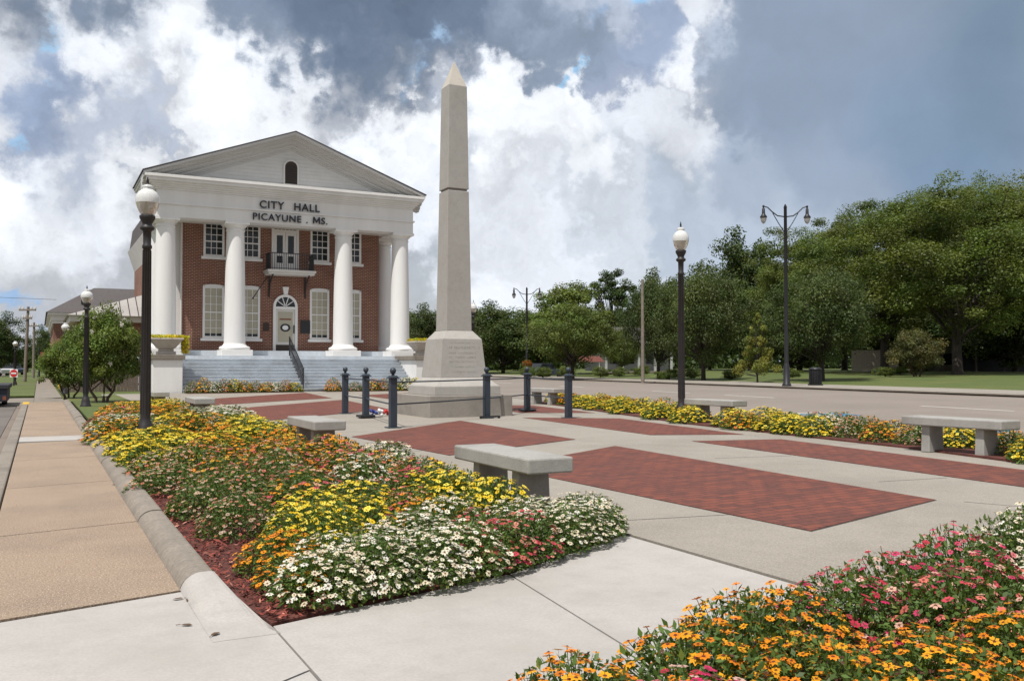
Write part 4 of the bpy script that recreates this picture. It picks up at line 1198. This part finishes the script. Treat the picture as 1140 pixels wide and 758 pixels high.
for px, d, w, h in ((588, 86, 22, 408), (604, 84, 26, 409), (668, 84, 20, 408), (690, 88, 18, 409), (815, 70, 26, 411), (745, 74, 30, 411), (770, 76, 26, 410), (985, 70, 24, 409), (715, 90, 22, 407), (630, 88, 26, 408), (1002, 76, 24, 408), (880, 72, 22, 410)):
    tree('shrub', px, h, d, w, 'low rounded green shrub on the lawn under the park trees', 'shrubs under the park trees')
rs = np.random.RandomState(77)
n = 26000
pxs = rs.uniform(400, 1320, n); ds = rs.uniform(150, 178, n)
xy = np.array([at(p, d_) for p, d_ in zip(pxs, ds)])
P = np.column_stack([xy, rs.rand(n) ** 1.2 * 6.5])
N = unit(rs.randn(n, 3) + np.array([0, 0, .5])); A = unit(np.cross(N, rs.randn(n, 3))); B = np.cross(N, A)
tone = np.repeat(.6 + .6 * rs.rand(n, 1), 3, 1)
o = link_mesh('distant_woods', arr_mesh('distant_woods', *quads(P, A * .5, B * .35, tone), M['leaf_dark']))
tag(o, 'dark understorey of the distant woods closing the view beyond the park', 'woods', kind='stuff')
# left side
tree('myrtle', 115, 345, 29, 80, 'crape myrtle with pale blossoms behind the sidewalk lamp', 'crape myrtles by the sidewalk')
tree('myrtle', 78, 380, 33, 60, 'smaller crape myrtle left of the lamp in the lawn corner', 'crape myrtles by the sidewalk')
tree('dark', -6, 350, 95, 70, 'dark tree at the left edge above the street', 'trees at the end of the left street')
tree('dark', 52, 364, 120, 34, 'dark narrow tree behind the two utility poles', 'trees at the end of the left street')
tree('dark', 30, 388, 150, 60, 'low distant tree closing the left street', 'trees at the end of the left street')
for i, px in enumerate((-70, -40, -15, 5, 24, 44, 66)):
    tree('dark', px, 384 + (i % 3) * 4, 190, 40, 'hazy dark tree in the farthest row beyond the street', 'farthest tree row beyond the street')
for k_, P_ in KIND.items():
    if k_ not in used:
        for ch in kids(P_): bpy.data.objects.remove(ch)
        bpy.data.objects.remove(P_)
# pale panicles on the crape myrtles
for o in [q for q in COL.objects if q.name.startswith('crape_myrtle') and 'sidewalk lamp' in q.get('label', '')]:
    rs = np.random.RandomState(31)
    for i in range(7):
        a = rs.uniform(0, 6.28); zz = rs.uniform(1.2, 2.9); r_ = 1.42 * math.sqrt(max(.08, 1 - ((zz - 1.82) / 1.3) ** 2))
        P = np.array([r_ * math.cos(a), r_ * math.sin(a), zz]) + rs.randn(60, 3) * np.array([.03, .03, .04])
        N = unit(rs.randn(60, 3)); A = unit(np.cross(N, rs.randn(60, 3))); B = np.cross(N, A)
        link_mesh('panicle', arr_mesh('panicle', *quads(P, A * .028, B * .024, np.full((60, 3), .72) * np.array([[1, .97, .85]])), M['petal']), o)

# ------------------------------------------------------------------ zinnias
PAL = {
 'white':  [(.76, .72, .56), (.73, .66, .48), (.79, .77, .67), (.70, .60, .44)],
 'yellow': [(.80, .60, .030), (.76, .52, .02), (.82, .68, .09)],
 'orange': [(.82, .29, .010), (.80, .36, .015), (.76, .22, .012)],
 'amber':  [(.80, .42, .02), (.78, .27, .012), (.72, .20, .03), (.78, .52, .05)],
 'pink':   [(.62, .07, .10), (.66, .17, .13), (.52, .04, .12), (.66, .26, .19), (.68, .40, .30)],
 'magenta': [(.52, .025, .11), (.60, .06, .14), (.56, .13, .16), (.66, .42, .34), (.48, .03, .06)],
 'faded':  [(.52, .38, .25), (.58, .28, .18), (.48, .36, .27), (.60, .44, .30), (.50, .16, .10)],
 'mixed':  [(.76, .26, .02), (.60, .16, .09), (.62, .36, .22), (.74, .40, .05), (.55, .10, .12)],
}
EYE = {'white': (.16, .07, .03), 'yellow': (.28, .12, .02), 'orange': (.13, .03, .02), 'amber': (.13, .03, .02), 'pink': (.14, .05, .03), 'magenta': (.12, .06, .03), 'faded': (.13, .06, .03), 'mixed': (.13, .04, .02)}
PET = 8
def flower_arrays(rs, P, N, size, cols, eye):
    """P, N: blossom centres and facing; eight petals and a small domed eye each, as quads"""
    n = len(P)
    A = unit(np.cross(N, unit(rs.randn(n, 3)))); B = np.cross(N, A)
    V = []; C = []
    cup = rs.uniform(-.25, .25, (n, 1))
    for k in range(PET):
        a = 2 * math.pi * k / PET + rs.randn(n, 1) * .09
        L = size[:, None] * (.88 + rs.rand(n, 1) * .24)
        dr_ = A * np.cos(a) + B * np.sin(a); sd = -A * np.sin(a) + B * np.cos(a)
        w = L * .27
        V.append(np.stack([P + dr_ * L * .12 + N * L * .04, P + dr_ * L * .62 + sd * w + N * L * (.06 + cup * .5), P + dr_ * L + N * L * cup, P + dr_ * L * .62 - sd * w + N * L * (.06 + cup * .5)], 1))
        cc = cols * (.9 + .2 * rs.rand(n, 1))
        C.append(np.stack([cc * .85, cc, cc, cc], 1))
    for k in range(3):
        a0, a1 = 2 * math.pi * k / 3, 2 * math.pi * (k + 1) / 3; am = (a0 + a1) / 2
        L = size[:, None] * .27
        f = lambda a, h: P + (A * math.cos(a) + B * math.sin(a)) * L + N * h * size[:, None]
        V.append(np.stack([P + N * size[:, None] * .22, f(a0, .07), f(am, .07), f(a1, .07)], 1))
        e = np.tile(np.array(eye), (n, 1)) * (.7 + .6 * rs.rand(n, 1))
        C.append(np.stack([e * 1.3, e, e, e], 1))
    V = np.stack(V, 1).reshape(-1, 3); C = np.stack(C, 1).reshape(-1, 3)
    return V, np.arange(len(V)).reshape(-1, 4), C

def dome(rs, n, h, lo=.0):
    """points on a bumpy mound of radius 1 and height h, with outward normals"""
    t = rs.rand(n) ** .5; ph = rs.rand(n) * 2 * math.pi
    th_ = t * (math.pi / 2 - lo)
    d = np.stack([np.sin(th_) * np.cos(ph), np.sin(th_) * np.sin(ph), np.cos(th_)], 1)
    return d
def zinnia(colour, seed, near):
    rs = np.random.RandomState(seed)
    h = 1.0
    nl = 2300 if near else 750
    lsz = .040 if near else .062
    bumps = unit(rs.randn(7, 3)); amp = rs.uniform(.05, .13, 7)
    def rad(d): return 1 + (np.exp(-6 * (1 - d @ bumps.T)) * amp).sum(1) - .06
    # leaves
    d = dome(rs, nl, h, -.10)
    r = rad(d) * (1 - .42 * rs.rand(nl) ** 1.6)
    P = d * r[:, None] * np.array([1, 1, h]); P[:, 2] = np.maximum(P[:, 2], .02 + .08 * rs.rand(nl))
    T = unit(d * np.array([1, 1, .4]) + rs.randn(nl, 3) * .7 + np.array([0, 0, .12]))   # leaf direction
    Nn = unit(d + rs.randn(nl, 3) * .5 + np.array([0, 0, .5]))
    Sd = unit(np.cross(T, Nn)); Nn = np.cross(Sd, T)
    s = lsz * 2.4 * (.6 + rs.rand(nl, 1) * .8)
    w = s * .25
    v = np.stack([P, P + T * s * .45 + Sd * w - Nn * s * .03, P + T * s - Nn * s * .16, P + T * s * .45 - Sd * w - Nn * s * .03], 1).reshape(-1, 3)
    tone = (.55 + .75 * rs.rand(nl, 1)) * np.array([[1, 1, 1]]); yel = rs.rand(nl, 1) < .10
    tone = np.where(yel, tone * np.array([[1.9, 1.35, 1.2]]), tone)
    LV, LT = v, np.repeat(tone, 4, 0)
    # blossoms
    nf = {'white': 215, 'yellow': 205, 'orange': 175, 'amber': 185, 'pink': 150, 'magenta': 140, 'faded': 185, 'mixed': 180}[colour]
    d = dome(rs, nf * 3, h, .12)
    keep = []
    for i in range(len(d)):
        if all(np.sum((d[i] - d[j]) ** 2) > .0062 for j in keep[-nf:]): keep.append(i)
        if len(keep) >= nf: break
    d = d[keep]; n_ = len(d)
    P = d * (rad(d) * (1.0 + .045 * rs.randn(n_)) + .02)[:, None] * np.array([1, 1, h])
    P[:, 2] = np.maximum(P[:, 2], .10)
    N = unit(d * .75 + np.array([0, 0, .9]) + rs.randn(n_, 3) * .28 + np.array(SUN_DIR) * .3)
    pal = np.array(PAL[colour]); cols = pal[rs.randint(0, len(pal), n_)] * (.82 + .3 * rs.rand(n_, 1))
    cols = np.minimum(cols, .86).copy()
    size = (.076 if colour not in ('faded',) else .056) * (.66 + .6 * rs.rand(n_))
    dead = rs.rand(n_) < .07
    cols[dead] = np.array([.085, .042, .024]) * (.6 + .8 * rs.rand(dead.sum(), 1)); size[dead] *= .55
    if not near: size = size * 1.12
    # a stalk under every blossom, kept with the foliage
    Sx = unit(np.cross(N, rs.randn(n_, 3))) * .007
    Q = d * (rad(d) * .62)[:, None] * np.array([1, 1, h])
    sv = np.stack([Q - Sx, P - Sx * .8, P + Sx * .8, Q + Sx], 1).reshape(-1, 3)
    LV = np.concatenate([LV, sv]); LT = np.concatenate([LT, np.full((len(sv), 3), .9)])
    lv = arr_mesh('zinnia_foliage', LV, np.arange(len(LV)).reshape(-1, 4), LT, M['leaf_zinnia'])
    V, F, C = flower_arrays(rs, P, N, size, cols, EYE[colour])
    # some spent brown heads
    fl = arr_mesh('zinnia_blossoms', V, F, C, M['petal'])
    return lv, fl
ZCACHE = {}
def zmesh(colour, near):
    key = (colour, near, rnd.randrange(3))
    if key not in ZCACHE: ZCACHE[key] = zinnia(colour, hash(colour) % 7 * 0 + sum(map(ord, colour)) * 3 + key[2] + (50 if near else 0), near)
    return ZCACHE[key]
zcount = 0
def clump(x, y, r, hgt, colour, label, group, z=.03):
    global zcount
    d = CF[0] * x + CF[1] * y
    lv, fl = zmesh(colour, d < 9)
    t = thing('zinnia_mound', label, 'flowers', (x, y, z), rnd.uniform(0, 6.28), group)
    t.scale = (r, r * rnd.uniform(.9, 1.1), hgt)
    a = link_mesh('foliage', lv, t); a['kind'] = 'stuff'
    b = link_mesh('blossoms', fl, t); b['kind'] = 'stuff'
    zcount += 1
    return t

def ground_at(px, py, z=.25):
    """plan point seen at a pixel of the photograph at height z (to read the planting colours off)"""
    a = (px - 570) / FPX; b = -(py - 379) / FPX
    F = math.cos(PITCH) - b * math.sin(PITCH); zz = math.sin(PITCH) + b * math.cos(PITCH)
    t = (z - 1.2) / zz
    return ((CF[0] * F + CR[0] * a) * t, (CF[1] * F + CR[1] * a) * t)
seeds_left = [(c, ground_at(*p, .13)) for c, pts in {
 'white': [(330, 640), (350, 668), (390, 650), (400, 620), (470, 620), (440, 645), (490, 600), (600, 600), (620, 580), (660, 580), (695, 580), (440, 516), (275, 462), (430, 540), (230, 468), (135, 475)],
 'pink': [(540, 615), (550, 595), (515, 540), (475, 552)],
 'yellow': [(400, 560), (350, 572), (440, 582), (370, 592), (325, 562), (530, 555), (565, 548), (590, 570), (410, 585), (200, 500), (235, 490), (285, 480), (170, 508), (305, 470), (150, 492), (150, 455), (185, 449), (330, 478), (250, 478)],
 'orange': [(308, 622), (296, 602), (110, 470), (200, 460), (262, 500), (215, 482), (380, 505), (330, 500)],
 'amber': [(490, 578), (290, 508), (400, 495), (350, 488), (245, 456), (130, 482), (180, 470), (118, 461), (385, 530)],
 'faded': [(262, 598), (235, 580), (285, 572), (255, 552), (215, 545), (300, 545), (280, 530), (330, 535), (195, 528)],
 'mixed': [(340, 520), (420, 528), (310, 512), (460, 560), (240, 530), (500, 530), (360, 550), (125, 470), (370, 510)],
}.items() for p in pts]
def nearest(seeds, x, y, jit=.25):
    d = [(math.hypot(s[1][0] - x, (s[1][1] - y) * .8) * rnd.uniform(1 - jit, 1 + jit), s[0]) for s in seeds]
    return min(d)[1]
def inside(poly, x, y):
    r_ = False; n = len(poly)
    for i in range(n):
        (x0, y0), (x1, y1) = poly[i], poly[i - 1]
        if (y0 > y) != (y1 > y) and x < (x1 - x0) * (y - y0) / (y1 - y0) + x0: r_ = not r_
    return r_
def scatter(poly, spacing, avoid, tries, seed, bias=None):
    q = random.Random(seed); pts = []
    xs = [p[0] for p in poly]; ys = [p[1] for p in poly]
    for _ in range(tries):
        x, y = q.uniform(min(xs), max(xs)), q.uniform(min(ys), max(ys))
        if bias: y = min(ys) + (max(ys) - min(ys)) * q.random() ** bias
        if not inside(poly, x, y): continue
        if any(a0 < x < a1 and b0 < y < b1 for a0, a1, b0, b1 in avoid): continue
        s = spacing(x, y)
        if all(math.hypot(x - a, y - b) > (s + c) / 2 for a, b, c in pts): pts.append((x, y, s))
    return pts
CNAME = {'white': 'white', 'yellow': 'yellow', 'orange': 'orange', 'amber': 'amber orange', 'pink': 'coral pink', 'magenta': 'magenta pink', 'faded': 'faded pale pink', 'mixed': 'mixed orange and pink'}
def wherel(x, y):
    if y < 6.2: return 'in the left bed behind the front row'
    if y < 10: return 'in the left bed around the nearest bench'
    if y < 15: return 'in the left bed before the nearest lamp'
    return 'in the left bed beyond the nearest lamp'
avoid = [(3.1, 3.9, 5.75, 7.7), (2.9, 3.7, 11.0, 12.9), (2.7, 3.5, 19.7, 21.7), (p1[0] - .3, p1[0] + .3, p1[1] - .45, p1[1] + .3)]
poly_l = [(1.27, 4.52), (2.3, 4.82), (3.4, 5.32), (3.46, 9), (3.42, 20.5), (2.7, 26), (1.15, 21.5), (1.04, 12), (1.07, 8.2), (1.22, 6.6), (1.30, 5.4)]
front = [(1.30, 4.56, 'white'), (1.58, 4.62, 'white'), (1.86, 4.68, 'white'), (2.14, 4.78, 'white'), (2.40, 4.86, 'pink'), (2.66, 4.98, 'pink'), (2.92, 5.12, 'white'), (3.18, 5.26, 'white'), (3.42, 5.42, 'white'),
         (1.42, 4.92, 'white'), (1.75, 5.0, 'white'), (2.05, 5.08, 'white'), (2.42, 5.18, 'pink'), (2.72, 5.32, 'white'), (3.05, 5.5, 'white'), (1.27, 4.88, 'orange'), (1.25, 5.3, 'orange')]
for x, y, c in front:
    clump(x, y, .25, rnd.uniform(.24, .29) - (.04 if x < 1.3 else 0) - (.03 if x > 2.8 else 0), c, f'{CNAME[c]} zinnia mound along the near edge of the left bed by the pale walkway', f'{CNAME[c]} zinnias along the near edge of the left bed')
for x, y, s in scatter(poly_l, lambda x, y: .43 if y < 7 else (.54 if y < 13 else .72), avoid + [(1.0, 3.7, 4.3, 5.12), (2.2, 3.7, 5.1, 5.42)], 9000, 21):
    c = nearest(seeds_left, x, y, .12)
    r_ = s * .5 * rnd.uniform(1.12, 1.4)
    hg = rnd.uniform(.25, .36) * (1.0 if y > 6 else .95)
    if x > 2.7 and y < 6.5: hg = min(hg, .24)
    if math.hypot(x - p1[0], y - p1[1]) < 1.6 and y < p1[1]: hg *= .75
    clump(x, y, r_, hg, c, f'{CNAME[c]} zinnia mound {wherel(x, y)}'.replace('mixed ', ''), f'{CNAME[c]} zinnias {wherel(x, y)}')
# flowers pressing against the bench legs
for x, y, c, hg in ((2.95, 6.6, 'yellow', .35), (3.0, 7.2, 'yellow', .32), (3.5, 5.68, 'white', .24), (2.98, 6.0, 'yellow', .36), (2.8, 11.5, 'amber', .30), (3.1, 10.95, 'mixed', .28)):
    clump(x, y, .30, hg, c, f'{CNAME[c]} zinnia mound beside a bench in the left bed', f'{CNAME[c]} zinnias beside the left benches')
# right bed
def ymix(v):
    return rnd.choice(['yellow', 'amber', 'white', 'orange', 'faded', 'yellow', 'amber', 'white', 'faded'])
poly_r = [(float(bed_front(v)) + .22, v) for v in (4.2, 7, 9, 12, 14.7, 17.5, 22.5, 25)] + [(float(bed_front(v)) + 1.3, v) for v in (25, 22.5, 17.5, 14.7, 12, 9, 7, 4.2)]
avr = [(10.5, 11.3, 7.2, 9.05), (11.8, 12.7, 13.8, 15.55), (13.1, 13.9, 23.1, 25.0), (p4[0] - .3, p4[0] + .3, p4[1] - .3, p4[1] + .3)]
for x, y, s in scatter(poly_r, lambda x, y: .52 if y < 12 else .64, avr, 5000, 33):
    c = rnd.choice(['yellow', 'amber', 'yellow', 'orange']) if y > 13.5 else ymix(y + (x - float(bed_front(y))) * 1.3)
    wh = 'by the right edge bench' if y < 10 else ('between the two right benches' if y < 14 else 'beyond the right acorn lamp')
    clump(x, y, s * .5 * rnd.uniform(1.15, 1.35), rnd.uniform(.27, .36), c, f'{CNAME[c]} zinnia mound in the roadside bed {wh}', f'{CNAME[c]} zinnias in the roadside bed {wh}')
# near right bed
seeds_near = [(c, ground_at(*p, .24)) for c, pts in {
 'orange': [(590, 740), (640, 735), (820, 700), (880, 690), (800, 730), (860, 740), (1000, 720), (1060, 705), (1120, 700), (960, 745), (1120, 745), (1060, 745), (900, 720)],
 'magenta': [(700, 705), (745, 705), (720, 740), (900, 660), (950, 640), (1000, 640), (1030, 625), (985, 620), (760, 745)],
 'pink': [(960, 670), (1040, 660), (1090, 650), (930, 690), (780, 715)],
 'white': [(1090, 600), (1125, 595), (1130, 640), (1110, 615), (1135, 620)]}.items() for p in pts]
poly_n = [(1.05, 2.2), (1.3, 2.42), (1.77, 2.55), (2.94, 2.86), (4.0, 3.06), (5.2, 3.38), (6.6, 3.7), (6.6, 1.6), (3.2, 1.1), (1.1, 1.2)]
for x, y, s in scatter(poly_n, lambda x, y: .37, [(-1, 1.35, 0, 1.4)], 3000, 44):
    if CF[0] * x + CF[1] * y < 1.9: continue
    c = nearest(seeds_near, x, y, .15)
    clump(x, y, s * .5 * rnd.uniform(1.25, 1.6), rnd.uniform(.26, .33) + (.05 if x > 3.3 else 0), c, f'{CNAME[c]} zinnia mound in the near right foreground bed', f'{CNAME[c]} zinnias in the near right bed')
# strips in front of the steps
for i in range(11):
    u = 5.7 + i * .42
    c = ['faded', 'amber', 'white', 'mixed', 'yellow', 'amber'][i % 6]
    clump(u, 39.85 + rnd.uniform(-.1, .1), .36, rnd.uniform(.35, .55), c, f'{CNAME[c]} zinnia mound at the foot of the steps, left of the handrail', f'{CNAME[c]} zinnias left of the handrail')
for i, u in enumerate((11.6, 12.6, 13.4, 13.9, 14.5, 15.0, 15.4)):
    c = ['orange', 'faded', 'amber', 'mixed', 'yellow', 'white', 'yellow'][i]
    clump(u, 39.7, .38, rnd.uniform(.35, .6), c, f'{CNAME[c]} zinnia mound at the foot of the steps, right of the handrail', f'{CNAME[c]} zinnias right of the handrail')

# planters on the pedestals
def planter(u, label):
    t = thing('planter', label, 'planter', (u, 41.1, 1.62), 0, 'planters flanking the steps')
    MB().frustum(0, 0, .0, .14, .36, .36).frustum(0, 0, .142, .26, .28, .28).frustum(0, 0, .262, .62, .33, .60).frustum(0, 0, .622, .70, .64, .64).build('bowl', M['planter'], t, .012)
    rs = np.random.RandomState(int(u * 10))
    n = 900
    P = np.stack([rs.uniform(-.62, .62, n), rs.uniform(-.62, .62, n), .70 + rs.rand(n) * .13], 1)
    tr_n = 500
    Pt = np.stack([.60 + rs.rand(tr_n) * .28, -.5 + rs.rand(tr_n) * .5, .80 - rs.rand(tr_n) ** 1.2 * .75], 1)
    P = np.concatenate([P, Pt])
    N = unit(rs.randn(len(P), 3) + np.array([0, -.3, .9])); A = unit(np.cross(N, rs.randn(len(P), 3))); B = np.cross(N, A)
    s = .05 * (.6 + .8 * rs.rand(len(P), 1))
    cols = np.where(rs.rand(len(P), 1) < .6, np.array([[8.0, 3.6, .8]]), np.array([[4.5, 3.0, 1.0]])) * (.6 + .5 * rs.rand(len(P), 1))
    link_mesh('trailing_flowers', arr_mesh('trailing_flowers', *quads(P, A * s, B * s * .6, cols), M['leaf_zinnia']), t)
    return t
planter(4.75, 'stone planter with yellow flowers on the left pedestal')
planter(16.38, 'stone planter with yellow flowers on the right pedestal')

# hanging basket on the middle road lamp
hb = thing('flower_basket', 'red flower basket hanging on the middle road lamp', 'flower basket', (*at(586.8, 87.6), 1.25))
rs = np.random.RandomState(9)
P = unit(rs.randn(500, 3)) * np.array([.45, .45, .4]); N = unit(rs.randn(500, 3)); A = unit(np.cross(N, rs.randn(500, 3))); B = np.cross(N, A)
cols = np.where(rs.rand(500, 1) < .5, np.array([[5.0, .8, .8]]), np.array([[.9, .8, .8]]))
link_mesh('flowers', arr_mesh('flowers', *quads(P, A * .09, B * .07, cols), M['leaf_zinnia']), hb)
MB().lathe(0, 0, [(.12, -.45), (.35, -.25), (.38, -.1)], 12).build('basket', M['bark'], hb)

# blossoms sprinkled over the crape myrtle are part of its crown look: small pale panicles
# fallen leaves on the pavement
for i, (px, py, lb_) in enumerate(((198, 668, 'curled brown leaf on the pad just below the kerb end'), (210, 669, 'brown leaf right beside the curled leaf at the kerb end'), (208, 697, 'tiny dark leaf in the middle of the pale pad'), (240, 707, 'brown leaf with long stalk on the pale pad'), (126, 540, 'dark leaf lying on the brown sidewalk near the kerb'))):
    x, y = ground_at(px, py, 0)
    t = thing('fallen_leaf', lb_, 'leaf', (x, y, .006), i * 1.3)
    MB().add([(-.028, 0, .002), (-.008, -.013, .005), (.018, -.010, .004), (.030, 0, .002), (.016, .011, .006), (-.010, .013, .004)], [(0, 1, 2, 3, 4, 5)]).build('blade', M['dry_leaf'], t)
    MB().tube([(.03, 0, .003), (.05, .006, .002)], .0015, 4).build('stalk', M['dry_leaf'], t)
print('zinnia mounds', zcount)
